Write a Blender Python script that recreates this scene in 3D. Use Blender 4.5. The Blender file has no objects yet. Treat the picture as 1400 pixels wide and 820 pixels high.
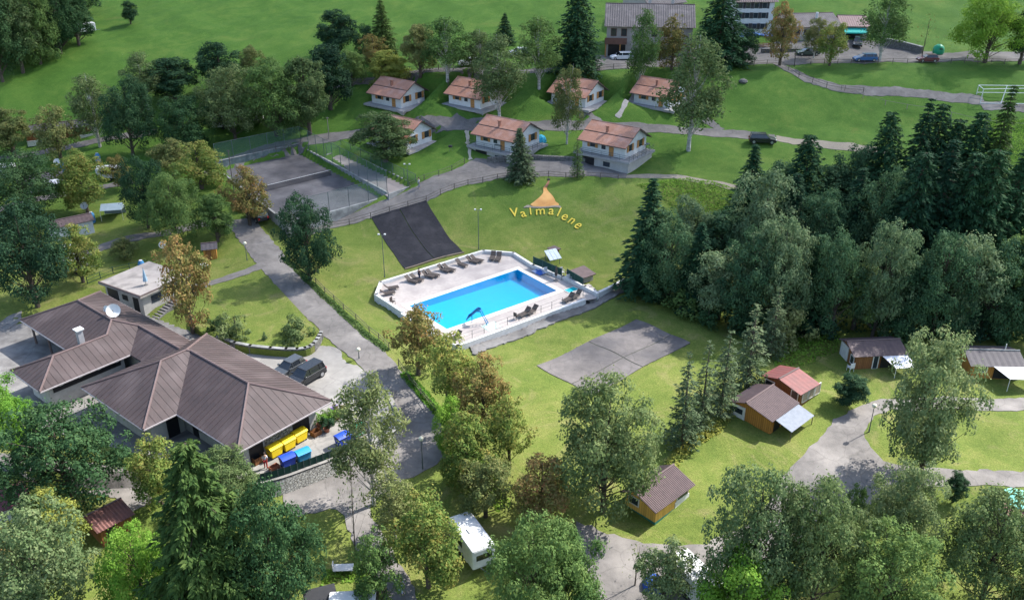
import bpy, bmesh, math, random
import numpy as np
from mathutils import Vector, Matrix
from mathutils.geometry import delaunay_2d_cdt
R = math.radians
SC = bpy.context.scene
COL = SC.collection
# ------------------------------------------------------------------ camera, sky, sun, exposure
FPX, PITCH, CAMZ = 1220.0, R(26.5), 50.0
cam = bpy.data.cameras.new('camera'); camo = bpy.data.objects.new('camera', cam); COL.objects.link(camo)
camo.location = (0, 0, CAMZ); camo.rotation_euler = (R(90) - PITCH, 0, 0)
cam.sensor_width = 36; cam.lens = 36 * FPX / 1400; cam.clip_end = 5000
SC.camera = camo
SUN_EL, SUN_AZ = R(46), math.atan2(0.50, 0.86)      # direction towards the sun (angle from +X)
w = bpy.data.worlds.new('World'); SC.world = w; w.use_nodes = True
nt = w.node_tree; bg = nt.nodes['Background']
sky = nt.nodes.new('ShaderNodeTexSky'); sky.sky_type = 'NISHITA'; sky.sun_disc = False
sky.sun_elevation = SUN_EL; sky.sun_rotation = R(90) - SUN_AZ
sky.dust_density = 1.5; sky.air_density = 1.0
nt.links.new(sky.outputs[0], bg.inputs[0]); bg.inputs[1].default_value = 0.15
sl = bpy.data.lights.new('sun', 'SUN'); sl.energy = 4.0; sl.angle = R(0.6); sl.color = (1.0, 0.97, 0.92)
so = bpy.data.objects.new('sun', sl); COL.objects.link(so)
so.rotation_euler = (R(90) - SUN_EL, 0, SUN_AZ + R(90))
SC.view_settings.view_transform = 'Standard'; SC.view_settings.look = 'None'
SC.view_settings.exposure = 1.45; SC.view_settings.gamma = 1.0; SC.view_settings.use_curve_mapping = False
SC.cycles.max_bounces = 6; SC.cycles.diffuse_bounces = 3; SC.cycles.transparent_max_bounces = 12
# ------------------------------------------------------------------ pixel <-> place
CT, ST = math.cos(PITCH), math.sin(PITCH)
def ray(px, py):
    x = (px - 700) / FPX; y = (py - 410) / FPX
    return np.array([x, CT - y * ST, -ST - y * CT])
def U(px, py, z=0.0):
    d = ray(px, py); t = (z - CAMZ) / d[2]
    return Vector((d[0] * t, d[1] * t, z))
def proj(p):
    z = p[2] - CAMZ; d = p[1] * CT - z * ST
    return 700 + FPX * p[0] / d, 410 + FPX * (-p[1] * ST - z * CT) / d
def pxm(p):                                            # pixels per metre at a place
    return FPX / (p[1] * CT - (p[2] - CAMZ) * ST)
def height_to(p, py):                                  # height of a vertical thing standing at p whose top shows at row py
    lo, hi = 0.1, 60.0
    for _ in range(40):
        m = (lo + hi) / 2
        if proj((p[0], p[1], p[2] + m))[1] > py: lo = m
        else: hi = m
    return lo
# ------------------------------------------------------------------ terrain height
KR = np.array([(-400,-6),(0,-4),(40,-3.2),(55,-2.5),(66,-1.2),(78,-0.2),(90,0),(106,0.1),(117,0.6),(132,5),(137,5.2),(146,6.8),(152,7.6),(157,9.6),(168,13.8),(186,14.8),(216,20),(260,31),(400,85),(700,190),(1500,420)], float)
KL = np.array([(-400,-6),(0,-4),(40,-3.2),(55,-2.5),(66,-1.2),(78,-0.2),(90,0.2),(106,0.7),(117,1.5),(125,2.4),(132,3.0),(142,3.8),(152,5.0),(160,7.4),(168,10.4),(186,14.5),(216,20),(260,31),(400,85),(700,190),(1500,420)], float)
def _pchip(K):
    x, y = K[:, 0], K[:, 1]; h = np.diff(x); d = np.diff(y) / h; m = np.zeros(len(x))
    for i in range(1, len(x) - 1):
        if d[i-1] * d[i] > 0:
            w1 = 2 * h[i] + h[i-1]; w2 = h[i] + 2 * h[i-1]; m[i] = (w1 + w2) / (w1 / d[i-1] + w2 / d[i])
    m[0], m[-1] = d[0], d[-1]
    def f(q):
        q = np.clip(q, x[0], x[-1]); i = np.clip(np.searchsorted(x, q) - 1, 0, len(h) - 1)
        t = (q - x[i]) / h[i]
        return ((1 + 2*t) * (1-t)**2) * y[i] + t * (1-t)**2 * h[i] * m[i] + t*t * (3 - 2*t) * y[i+1] + t*t * (t-1) * h[i] * m[i+1]
    return f
PR_, PL_ = _pchip(KR), _pchip(KL)
def sstep(a, b, x):
    t = np.clip((x - a) / (b - a), 0, 1); return t * t * (3 - 2 * t)
PADS = []
def pip(poly, x, y):
    ins = np.zeros(np.shape(x), bool); n = len(poly)
    for i in range(n):
        x0, y0 = poly[i]; x1, y1 = poly[(i+1) % n]
        if y0 == y1: continue
        c = ((y0 > y) != (y1 > y)) & (x < (x1 - x0) * (y - y0) / (y1 - y0) + x0)
        ins ^= c
    return ins
def pdist(poly, x, y):
    best = np.full(np.shape(x), 1e9); n = len(poly)
    for i in range(n):
        x0, y0 = poly[i]; x1, y1 = poly[(i+1) % n]; dx, dy = x1-x0, y1-y0
        t = np.clip(((x-x0)*dx + (y-y0)*dy) / (dx*dx + dy*dy + 1e-9), 0, 1)
        best = np.minimum(best, np.hypot(x - x0 - t*dx, y - y0 - t*dy))
    return best
def base_h(x, y):
    x = np.asarray(x, float); y = np.asarray(y, float)
    k = sstep(-34, -10, x)
    z = PR_(y) * k + PL_(y) * (1 - k)
    a = sstep(45, 75, y) * 0.16 + 0.05
    z = z + a * (np.sin(x * .21 + 1.3) * np.cos(y * .17 + .4) + .5 * np.sin(x * .47 + y * .39) + .35 * np.sin(x * .9 - y * .7 + 2))
    far = sstep(230, 420, y)
    return z + far * 9 * (np.sin(x * .021 + .5) + .6 * np.sin(x * .05 + y * .02))
def H(x, y):
    x = np.atleast_1d(np.asarray(x, float)); y = np.atleast_1d(np.asarray(y, float)); z = base_h(x, y)
    for poly, zp, wb, bb in PADS:
        m = (x > bb[0]) & (x < bb[1]) & (y > bb[2]) & (y < bb[3])
        if not m.any(): continue
        xs, ys = x[m], y[m]; ins = pip(poly, xs, ys); d = pdist(poly, xs, ys)
        k = np.where(ins, sstep(0, wb, d), 0)
        z[m] = z[m] * (1 - k) + zp * k
    return z
def hz(x, y): return float(H(x, y)[0])
def pad(poly, z, wb=0.9):
    xs = [p[0] for p in poly]; ys = [p[1] for p in poly]
    PADS.append(([tuple(p[:2]) for p in poly], z, wb, (min(xs), max(xs), min(ys), max(ys))))
_T = np.concatenate([np.linspace(45, 330, 700), np.linspace(331, 900, 150)])
def G(px, py):                                         # the place on the terrain seen at a pixel
    d = ray(px, py); xs, ys, zs = d[0]*_T, d[1]*_T, CAMZ + d[2]*_T
    g = zs - H(xs, ys); i = np.argmax(g < 0)
    if i == 0: return U(px, py, 0)
    a = g[i-1] / (g[i-1] - g[i]); t = _T[i-1] + a * (_T[i] - _T[i-1])
    x, y = d[0]*t, d[1]*t
    return Vector((x, y, hz(x, y)))
# ------------------------------------------------------------------ materials
def _n(nt, t, **kw):
    n = nt.nodes.new(t)
    for k, v in kw.items(): setattr(n, k, v)
    return n
MATS = {}
def mat(name, c1, c2=None, scale=3.0, rough=.7, bump=0.0, bscale=None, metal=0.0, spec=.3, detail=6, c3=None, s3=.3, coord='Object', alpha=None, crack=0.0, objvar=0.0):
    if name in MATS: return MATS[name]
    m = bpy.data.materials.new(name); m.use_nodes = True; t = m.node_tree; L = t.links; b = t.nodes['Principled BSDF']
    b.inputs['Roughness'].default_value = rough; b.inputs['Metallic'].default_value = metal
    b.inputs['Specular IOR Level'].default_value = spec
    tc = _n(t, 'ShaderNodeTexCoord'); co = tc.outputs[coord]
    c2 = c2 or tuple(v * .78 for v in c1)
    no = _n(t, 'ShaderNodeTexNoise'); no.inputs['Scale'].default_value = scale; no.inputs['Detail'].default_value = detail; no.inputs['Roughness'].default_value = .6
    L.new(co, no.inputs['Vector'])
    ra = _n(t, 'ShaderNodeValToRGB'); ra.color_ramp.elements[0].position = .33; ra.color_ramp.elements[1].position = .67
    ra.color_ramp.elements[0].color = (*c1, 1); ra.color_ramp.elements[1].color = (*c2, 1)
    L.new(no.outputs[0], ra.inputs[0]); out = ra.outputs[0]
    if c3:
        n3 = _n(t, 'ShaderNodeTexNoise'); n3.inputs['Scale'].default_value = s3; n3.inputs['Detail'].default_value = 5; L.new(co, n3.inputs['Vector'])
        r3 = _n(t, 'ShaderNodeValToRGB'); r3.color_ramp.elements[0].position = .48; r3.color_ramp.elements[1].position = .68; L.new(n3.outputs[0], r3.inputs[0])
        mx = _n(t, 'ShaderNodeMix', data_type='RGBA'); L.new(r3.outputs[0], mx.inputs[0]); L.new(out, mx.inputs[6]); mx.inputs[7].default_value = (*c3, 1); out = mx.outputs[2]
    if crack:
        wv = _n(t, 'ShaderNodeTexNoise'); wv.inputs['Scale'].default_value = .6; wv.inputs['Detail'].default_value = 4; L.new(co, wv.inputs['Vector'])
        ad = _n(t, 'ShaderNodeMix', data_type='RGBA'); ad.blend_type = 'ADD'; ad.inputs[0].default_value = 1.4; L.new(co, ad.inputs[6]); L.new(wv.outputs['Color'], ad.inputs[7])
        vo = _n(t, 'ShaderNodeTexVoronoi', feature='DISTANCE_TO_EDGE'); vo.inputs['Scale'].default_value = .22; L.new(ad.outputs[2], vo.inputs['Vector'])
        mr = _n(t, 'ShaderNodeMapRange'); L.new(vo.outputs[0], mr.inputs[0]); mr.inputs[1].default_value = .004; mr.inputs[2].default_value = .016; mr.inputs[3].default_value = 1 - crack; mr.inputs[4].default_value = 1
        n4 = _n(t, 'ShaderNodeTexNoise'); n4.inputs['Scale'].default_value = .18; n4.inputs['Detail'].default_value = 7; n4.inputs['Roughness'].default_value = .7; L.new(co, n4.inputs['Vector'])
        m4 = _n(t, 'ShaderNodeMapRange'); L.new(n4.outputs[0], m4.inputs[0]); m4.inputs[1].default_value = .32; m4.inputs[2].default_value = .68; m4.inputs[3].default_value = .72; m4.inputs[4].default_value = 1.15
        mu = _n(t, 'ShaderNodeMath', operation='MULTIPLY'); L.new(mr.outputs[0], mu.inputs[0]); L.new(m4.outputs[0], mu.inputs[1])
        hv = _n(t, 'ShaderNodeHueSaturation'); L.new(out, hv.inputs['Color']); L.new(mu.outputs[0], hv.inputs['Value']); out = hv.outputs[0]
    if objvar:
        oi = _n(t, 'ShaderNodeObjectInfo'); ov = _n(t, 'ShaderNodeMapRange'); L.new(oi.outputs['Random'], ov.inputs[0]); ov.inputs[3].default_value = 1 - objvar; ov.inputs[4].default_value = 1 + objvar
        hv2 = _n(t, 'ShaderNodeHueSaturation'); L.new(out, hv2.inputs['Color']); L.new(ov.outputs[0], hv2.inputs['Value']); out = hv2.outputs[0]
    L.new(out, b.inputs['Base Color'])
    if bump:
        nb = _n(t, 'ShaderNodeTexNoise'); nb.inputs['Scale'].default_value = bscale or scale * 4; nb.inputs['Detail'].default_value = 4; L.new(co, nb.inputs['Vector'])
        bp = _n(t, 'ShaderNodeBump'); bp.inputs['Strength'].default_value = min(1, bump); bp.inputs['Distance'].default_value = .1; L.new(nb.outputs[0], bp.inputs['Height']); L.new(bp.outputs[0], b.inputs['Normal'])
    if alpha is not None: b.inputs['Alpha'].default_value = alpha
    MATS[name] = m; return m
def leafmat(name, cols, trans=.3):
    if name in MATS: return MATS[name]
    m = bpy.data.materials.new(name); m.use_nodes = True; t = m.node_tree; L = t.links; t.nodes.remove(t.nodes['Principled BSDF'])
    g = _n(t, 'ShaderNodeNewGeometry'); oi = _n(t, 'ShaderNodeObjectInfo')
    ra = _n(t, 'ShaderNodeValToRGB'); e = ra.color_ramp.elements
    while len(e) < len(cols): e.new(.5)
    for i, c in enumerate(cols): e[i].position = i / max(1, len(cols) - 1); e[i].color = (*c, 1)
    tc = _n(t, 'ShaderNodeTexCoord'); no = _n(t, 'ShaderNodeTexNoise'); no.inputs['Scale'].default_value = .45; no.inputs['Detail'].default_value = 2; L.new(tc.outputs['Object'], no.inputs['Vector'])
    a = _n(t, 'ShaderNodeMath', operation='MULTIPLY_ADD'); L.new(g.outputs['Random Per Island'], a.inputs[0]); a.inputs[1].default_value = .55
    b2 = _n(t, 'ShaderNodeMath', operation='MULTIPLY_ADD'); L.new(no.outputs[0], b2.inputs[0]); b2.inputs[1].default_value = 1.3; b2.inputs[2].default_value = -.43
    L.new(b2.outputs[0], a.inputs[2]); L.new(a.outputs[0], ra.inputs[0])
    hs = _n(t, 'ShaderNodeHueSaturation'); L.new(ra.outputs[0], hs.inputs['Color'])
    v = _n(t, 'ShaderNodeMapRange'); L.new(oi.outputs['Random'], v.inputs[0]); v.inputs[3].default_value = .82; v.inputs[4].default_value = 1.18; L.new(v.outputs[0], hs.inputs['Value'])
    h = _n(t, 'ShaderNodeMapRange'); L.new(oi.outputs['Random'], h.inputs[0]); h.inputs[3].default_value = .515; h.inputs[4].default_value = .485; L.new(h.outputs[0], hs.inputs['Hue'])
    d = _n(t, 'ShaderNodeBsdfPrincipled'); d.inputs['Roughness'].default_value = .7; d.inputs['Specular IOR Level'].default_value = .08; L.new(hs.outputs[0], d.inputs['Base Color'])
    tr = _n(t, 'ShaderNodeBsdfTranslucent'); L.new(hs.outputs[0], tr.inputs[0])
    mx = _n(t, 'ShaderNodeMixShader'); mx.inputs[0].default_value = trans + .1; L.new(d.outputs[0], mx.inputs[1]); L.new(tr.outputs[0], mx.inputs[2])
    L.new(mx.outputs[0], t.nodes['Material Output'].inputs[0])
    MATS[name] = m; return m
def stripes(name, c1, c2, period=.25, axis='X', rough=.7, duty=.12, noise=.25, bump=0):
    """boards / cladding: narrow joints across an axis of the object, with grain"""
    if name in MATS: return MATS[name]
    m = bpy.data.materials.new(name); m.use_nodes = True; t = m.node_tree; L = t.links; b = t.nodes['Principled BSDF']; b.inputs['Roughness'].default_value = rough; b.inputs['Specular IOR Level'].default_value = .25
    tc = _n(t, 'ShaderNodeTexCoord'); sx = _n(t, 'ShaderNodeSeparateXYZ'); L.new(tc.outputs['Object'], sx.inputs[0])
    if axis == 'XY':
        s = _n(t, 'ShaderNodeMath', operation='ADD'); L.new(sx.outputs[0], s.inputs[0]); L.new(sx.outputs[1], s.inputs[1]); src = s.outputs[0]
    else: src = sx.outputs['XYZ'.index(axis)]
    f = _n(t, 'ShaderNodeMath', operation='DIVIDE'); L.new(src, f.inputs[0]); f.inputs[1].default_value = period
    fr = _n(t, 'ShaderNodeMath', operation='FRACT'); L.new(f.outputs[0], fr.inputs[0])
    lt = _n(t, 'ShaderNodeMath', operation='LESS_THAN'); L.new(fr.outputs[0], lt.inputs[0]); lt.inputs[1].default_value = duty
    fl = _n(t, 'ShaderNodeMath', operation='FLOOR'); L.new(f.outputs[0], fl.inputs[0])
    wn = _n(t, 'ShaderNodeTexWhiteNoise', noise_dimensions='1D'); L.new(fl.outputs[0], wn.inputs['W'])
    no = _n(t, 'ShaderNodeTexNoise'); no.inputs['Scale'].default_value = 4; L.new(tc.outputs['Object'], no.inputs['Vector'])
    ad = _n(t, 'ShaderNodeMath', operation='ADD'); L.new(wn.outputs[0], ad.inputs[0]); L.new(no.outputs[0], ad.inputs[1])
    mr = _n(t, 'ShaderNodeMapRange'); L.new(ad.outputs[0], mr.inputs[0]); mr.inputs[1].default_value = 0; mr.inputs[2].default_value = 2; mr.inputs[3].default_value = 1 - noise; mr.inputs[4].default_value = 1 + noise
    hs = _n(t, 'ShaderNodeHueSaturation'); hs.inputs['Color'].default_value = (*c1, 1); L.new(mr.outputs[0], hs.inputs['Value'])
    mx = _n(t, 'ShaderNodeMix', data_type='RGBA'); L.new(lt.outputs[0], mx.inputs[0]); L.new(hs.outputs[0], mx.inputs[6]); mx.inputs[7].default_value = (*c2, 1)
    L.new(mx.outputs[2], b.inputs['Base Color']); MATS[name] = m; return m
# ------------------------------------------------------------------ mesh builders
def link(o, parent=None):
    COL.objects.link(o)
    if parent: o.parent = parent
    return o
def tag(o, label=None, cat=None, group=None, kind=None):
    if label: o['label'] = label
    if cat: o['category'] = cat
    if group: o['group'] = group
    if kind: o['kind'] = kind
    return o
def empty(name, loc, rz=0, label=None, cat=None, group=None):
    o = bpy.data.objects.new(name, None); o.location = loc; o.rotation_euler = (0, 0, rz); o.empty_display_size = .3
    return tag(link(o), label, cat, group)
class MB:
    def __init__(s): s.v = []; s.f = []
    def quad(s, *p): n = len(s.v); s.v += [tuple(q) for q in p]; s.f.append(tuple(range(n, n + len(p)))); return s
    def add(s, vs, fs): n = len(s.v); s.v += [tuple(q) for q in vs]; s.f += [tuple(i + n for i in f) for f in fs]; return s
    def box(s, x0, x1, y0, y1, z0, z1, M=None):
        vs = [(x0,y0,z0),(x1,y0,z0),(x1,y1,z0),(x0,y1,z0),(x0,y0,z1),(x1,y0,z1),(x1,y1,z1),(x0,y1,z1)]
        if M: vs = [M @ Vector(q) for q in vs]
        return s.add(vs, [(0,3,2,1),(4,5,6,7),(0,1,5,4),(1,2,6,5),(2,3,7,6),(3,0,4,7)])
    def prism(s, poly, z0, z1):
        n = len(poly); vs = [(p[0], p[1], z0) for p in poly] + [(p[0], p[1], z1) for p in poly]
        return s.add(vs, [tuple(range(n))[::-1], tuple(range(n, 2*n))] + [(i, (i+1) % n, n + (i+1) % n, n + i) for i in range(n)])
    def tube(s, pts, rad, n=6, cap=True):
        pts = [Vector(p) for p in pts]; rad = rad if hasattr(rad, '__len__') else [rad] * len(pts); b = len(s.v)
        for i, p in enumerate(pts):
            d = (pts[min(i+1, len(pts)-1)] - pts[max(i-1, 0)]).normalized()
            a = d.orthogonal().normalized(); c = d.cross(a)
            for k in range(n):
                t = 2 * math.pi * k / n; s.v.append(tuple(p + (a * math.cos(t) + c * math.sin(t)) * rad[i]))
        for i in range(len(pts) - 1):
            for k in range(n): s.f.append((b+i*n+k, b+i*n+(k+1) % n, b+(i+1)*n+(k+1) % n, b+(i+1)*n+k))
        if cap: s.f.append(tuple(b+k for k in range(n))[::-1]); s.f.append(tuple(b+(len(pts)-1)*n+k for k in range(n)))
        return s
    def lathe(s, prof, n=12, c=(0, 0, 0)):
        b = len(s.v)
        for r, z in prof:
            for k in range(n): t = 2*math.pi*k/n; s.v.append((c[0]+r*math.cos(t), c[1]+r*math.sin(t), c[2]+z))
        for i in range(len(prof)-1):
            for k in range(n): s.f.append((b+i*n+k, b+i*n+(k+1) % n, b+(i+1)*n+(k+1) % n, b+(i+1)*n+k))
        s.f.append(tuple(b+k for k in range(n))[::-1]); s.f.append(tuple(b+(len(prof)-1)*n+k for k in range(n)))
        return s
    def mesh(s, name):
        me = bpy.data.meshes.new(name); me.from_pydata(s.v, [], s.f); me.update(); return me
    def build(s, name, m, parent=None, bevel=0, smooth=False):
        me = s.mesh(name)
        if bevel or smooth:
            bm = bmesh.new(); bm.from_mesh(me)
            if bevel: bmesh.ops.bevel(bm, geom=list(bm.edges), offset=bevel, segments=2, affect='EDGES', profile=.6, clamp_overlap=True)
            bm.to_mesh(me); bm.free()
        if smooth:
            for p in me.polygons: p.use_smooth = True
        me.materials.append(m); return link(bpy.data.objects.new(name, me), parent)
def inst(o, parent=None, loc=None, rz=None, scale=None):
    c = o.copy(); COL.objects.link(c); c.parent = parent
    if loc is not None: c.location = loc
    if rz is not None: c.rotation_euler = (0, 0, rz)
    if scale is not None: c.scale = scale
    return c
def copy_tree(o, parent=None):
    c = o.copy(); COL.objects.link(c); c.parent = parent
    for ch in list(o.children): copy_tree(ch, c)
    return c
def densify(poly, step, closed=True):
    out = []; n = len(poly)
    for i in range(n if closed else n - 1):
        a, b = Vector(poly[i][:2]), Vector(poly[(i+1) % n][:2]); k = max(1, int((b-a).length / step))
        out += [a.lerp(b, j / k) for j in range(k)]
    if not closed: out.append(Vector(poly[-1][:2]))
    return out
def smooth_line(pts, it=2, closed=False):
    P = [Vector(p[:2]) for p in pts]
    for _ in range(it):
        Q = [] if closed else [P[0]]; n = len(P)
        for i in range(n if closed else n - 1):
            a, b = P[i], P[(i+1) % n]; Q += [a.lerp(b, .25), a.lerp(b, .75)]
        if not closed: Q.append(P[-1])
        P = Q
    return P
def sheet_data(poly, zf, off, step=1.0, holes=(), skirt=.25, jit=.09):
    """a sheet laid over the ground: triangulated polygon lifted to the terrain"""
    rnd = random.Random(len(poly)); B = densify(poly, step if zf is not None else step * .6)
    if zf is None: B = [p + Vector((rnd.gauss(0, jit), rnd.gauss(0, jit))) for p in B]
    if zf is None: poly = B
    vs = list(B); ed = [(i, (i+1) % len(B)) for i in range(len(B))]
    for h in holes:
        hb = densify(h, step); n0 = len(vs); vs += hb; ed += [(n0+i, n0+(i+1) % len(hb)) for i in range(len(hb))]
    P = [tuple(p) for p in poly]; xs = [p[0] for p in P]; ys = [p[1] for p in P]
    gx, gy = np.meshgrid(np.arange(min(xs), max(xs), step), np.arange(min(ys), max(ys), step)); gx, gy = gx.ravel(), gy.ravel()
    bp = [tuple(p) for p in B]
    k = pip(P, gx, gy) & (pdist(bp if len(bp) < 60 else P, gx, gy) > step * .4)
    for h in holes: k &= ~pip([tuple(q) for q in h], gx, gy)
    vs += [Vector((a, b)) for a, b in zip(gx[k], gy[k])]
    V, _, F, *_ = delaunay_2d_cdt(vs, ed, [], 0, 1e-5)
    cx = np.array([sum(V[i].x for i in f) / len(f) for f in F]); cy = np.array([sum(V[i].y for i in f) / len(f) for f in F])
    k = pip(P, cx, cy)
    for h in holes: k &= ~pip([tuple(q) for q in h], cx, cy)
    z = (H([v.x for v in V], [v.y for v in V]) if zf is None else np.full(len(V), zf)) + off
    v3 = [(p.x, p.y, float(q)) for p, q in zip(V, z)]; f3 = [tuple(f) for f, q in zip(F, k) if q]
    if skirt:
        n0 = len(v3); nb = len(B); v3 += [(v3[i][0], v3[i][1], v3[i][2] - skirt) for i in range(nb)]
        f3 += [(i, n0+i, n0+(i+1) % nb, (i+1) % nb) for i in range(nb)]
    return v3, f3
def sheet(name, poly, m, zf=None, off=.05, step=1.0, holes=(), skirt=.25, parent=None, origin=(0, 0, 0)):
    v, f = sheet_data(poly, zf, off, step, holes, skirt, .09 if parent is None else .004); o = Vector(origin)
    b = MB(); b.add([Vector(q) - o for q in v], f); return b.build(name, m, parent)
def gpoly(pts): return [Vector(G(*p)[:2]) for p in pts]
def upoly(pts, z): return [Vector(U(*p, z)[:2]) for p in pts]
def strip_poly(line, width, smooth=2):
    L_ = smooth_line(line, smooth); n = len(L_); l, r = [], []
    for i in range(n):
        d = (L_[min(i+1, n-1)] - L_[max(i-1, 0)]).normalized(); nn = Vector((-d.y, d.x)); ww = width if not callable(width) else width(i / (n-1))
        l.append(L_[i] + nn * ww / 2); r.append(L_[i] - nn * ww / 2)
    return l + r[::-1]
# ------------------------------------------------------------------ levelled places cut into the terrain
DECK_Z, COURT_Z = 0.5, 3.2
deck_px = [(514,402),(520.5,385),(661,342),(702,345),(729,362),(770,377),(800,391),(817,400),(815,408),(798,411),(626,473.5),(595,459),(549,429)]
DECK = [Vector(U(*q, DECK_Z + (.45 if i < 8 else 0))[:2]) for i, q in enumerate(deck_px)]
_p = [U(*q, DECK_Z) for q in [(560,418.3),(707.5,368.7),(761,397.5),(611,450)]]
POOL = [Vector(q[:2]) for q in _p]
pad(DECK, -2.2, 1.2)
TEN = upoly([(297,233),(413,207),(530,271),(394,308)], COURT_Z)
BOC = upoly([(447,216),(467,208),(569,257),(532,270)], 3.9)
pad(TEN, COURT_Z - .15, .8); pad(BOC, 3.75, .8)
WALLTOP = [(350,661),(385,653),(420,640),(455,627),(486,615),(520,601),(541,587),(545,572),(537,556),(525,531)]
YARD = upoly([(-60,425),(28,438),(137,398),(290,455),(340,482),(430,480),(446,462),(490,500)] + WALLTOP[::-1] + [(200,650),(-60,660)], 0.0)
pad(YARD, -0.03, 1.2)
BUNG = []
for _bx, _by in ((557,208),(549,152),(657,153),(800,151),(915,152)):
    _P = G(_bx, _by); _x = Vector((math.cos(R(-36)), math.sin(R(-36)), 0)); _y = Vector((-_x.y, _x.x, 0)); _P.z += .45; BUNG.append(_P)
    pad([(_P + _x*a + _y*b)[:2] for a, b in ((-10.2,-2.6),(2.6,-2.6),(2.6,10),(-10.2,10))], _P.z - .42, 2.2)
# ------------------------------------------------------------------ ground
def grass_mat(name='grass_field', cols=((.070,.114,.020),(.128,.164,.034),(.230,.222,.070)), dry=(.26,.215,.10), pasture=((.034,.088,.013),(.064,.135,.021),(.135,.190,.038))):
    """mown campsite lawn, turning into lusher pasture up the slope"""
    m = bpy.data.materials.new(name); m.use_nodes = True; t = m.node_tree; L = t.links; b = t.nodes['Principled BSDF']; b.inputs['Roughness'].default_value = .85; b.inputs['Specular IOR Level'].default_value = .1
    tc = _n(t, 'ShaderNodeTexCoord')
    def noise(s, d=6, r=.6, dist=0.0):
        n = _n(t, 'ShaderNodeTexNoise'); n.inputs['Scale'].default_value = s; n.inputs['Detail'].default_value = d; n.inputs['Roughness'].default_value = r; n.inputs['Distortion'].default_value = dist; L.new(tc.outputs['Object'], n.inputs['Vector']); return n.outputs[0]
    def math_(op, a, b_=None, c=None):
        n = _n(t, 'ShaderNodeMath', operation=op)
        for k, v in enumerate((a, b_, c)):
            if v is None: continue
            if hasattr(v, 'links'): L.new(v, n.inputs[k])
            else: n.inputs[k].default_value = v
        return n.outputs[0]
    def ramp(f, cs, ps):
        ra = _n(t, 'ShaderNodeValToRGB'); e = ra.color_ramp.elements
        while len(e) < len(cs): e.new(.5)
        for i in range(len(cs)): e[i].position = ps[i]; e[i].color = (*cs[i], 1)
        L.new(f, ra.inputs[0]); return ra.outputs[0]
    def mixc(f, a, b_):
        mx = _n(t, 'ShaderNodeMix', data_type='RGBA'); L.new(f, mx.inputs[0])
        for v, k in ((a, 6), (b_, 7)):
            if hasattr(v, 'links'): L.new(v, mx.inputs[k])
            else: mx.inputs[k].default_value = (*v, 1)
        return mx.outputs[2]
    big = noise(.11, 10, .72, 1.0); fine = noise(2.8, 6, .78); mid_ = noise(.5, 5, .7, .5); f = math_('ADD', math_('MULTIPLY_ADD', big, .62, math_('MULTIPLY', fine, .24)), math_('MULTIPLY_ADD', mid_, .32, -.09))
    lawn = mixc(ramp(noise(.16, 8, .72, 1.5), ((0,0,0),(1,1,1)), (.53, .80)), ramp(f, cols, (.32, .5, .72)), dry)
    past = mixc(ramp(noise(.10, 8, .7, 1.2), ((0,0,0),(1,1,1)), (.62, .86)), ramp(f, pasture, (.3, .5, .74)), (.15, .14, .04))
    sx = _n(t, 'ShaderNodeSeparateXYZ'); L.new(tc.outputs['Object'], sx.inputs[0]); yy = math_('ADD', sx.outputs[1], math_('MULTIPLY', noise(.05, 6, .65), 40)); mr = _n(t, 'ShaderNodeMapRange', interpolation_type='SMOOTHSTEP'); L.new(yy, mr.inputs[0]); mr.inputs[1].default_value = 128; mr.inputs[2].default_value = 168
    col = mixc(mr.outputs[0], lawn, past)
    r3 = _n(t, 'ShaderNodeMapRange'); L.new(noise(6, 4, .85), r3.inputs[0]); r3.inputs[1].default_value = .3; r3.inputs[2].default_value = .7; r3.inputs[3].default_value = .70; r3.inputs[4].default_value = 1.28
    hs = _n(t, 'ShaderNodeHueSaturation'); L.new(col, hs.inputs['Color']); L.new(r3.outputs[0], hs.inputs['Value']); L.new(hs.outputs[0], b.inputs['Base Color'])
    bp = _n(t, 'ShaderNodeBump'); bp.inputs['Strength'].default_value = .75; bp.inputs['Distance'].default_value = .18; L.new(noise(4.5, 7, .8), bp.inputs['Height']); L.new(bp.outputs[0], b.inputs['Normal'])
    MATS[name] = m; return m
M_GRASS = grass_mat()
def axis_pts(a, b, fine, far_lo, far_hi):
    core = np.arange(a, b, fine); lo, hi = [], []; s = fine; x = a
    while x > far_lo: s *= 1.25; x -= s; lo.append(x)
    s = fine; x = core[-1]
    while x < far_hi: s *= 1.25; x += s; hi.append(x)
    return np.concatenate([lo[::-1], core, hi])
gx = axis_pts(-125, 135, .75, -900, 900)
gy = np.concatenate([axis_pts(42, 132, .6, -120, 131.5), axis_pts(132.9, 262, .95, 132.5, 1100)]); gy = np.unique(np.round(gy, 3))
XX, YY = np.meshgrid(gx, gy); ZZ = H(XX.ravel(), YY.ravel())
me = bpy.data.meshes.new('ground'); nx, ny = len(gx), len(gy)
me.vertices.add(nx * ny); me.vertices.foreach_set('co', np.stack([XX.ravel(), YY.ravel(), ZZ], 1).astype(np.float32).ravel())
ii = (np.arange(ny-1)[:, None] * nx + np.arange(nx-1)[None]).ravel(); q = np.stack([ii, ii+1, ii+nx+1, ii+nx], 1).astype(np.int32)
me.loops.add(q.size); me.polygons.add(len(q)); me.loops.foreach_set('vertex_index', q.ravel())
me.polygons.foreach_set('loop_start', np.arange(0, q.size, 4, dtype=np.int32)); me.polygons.foreach_set('loop_total', np.full(len(q), 4, np.int32))
me.polygons.foreach_set('use_smooth', np.ones(len(q), bool)); me.update(calc_edges=True); me.validate(); me.materials.append(M_GRASS)
tag(link(bpy.data.objects.new('ground', me)), kind='structure')
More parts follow.
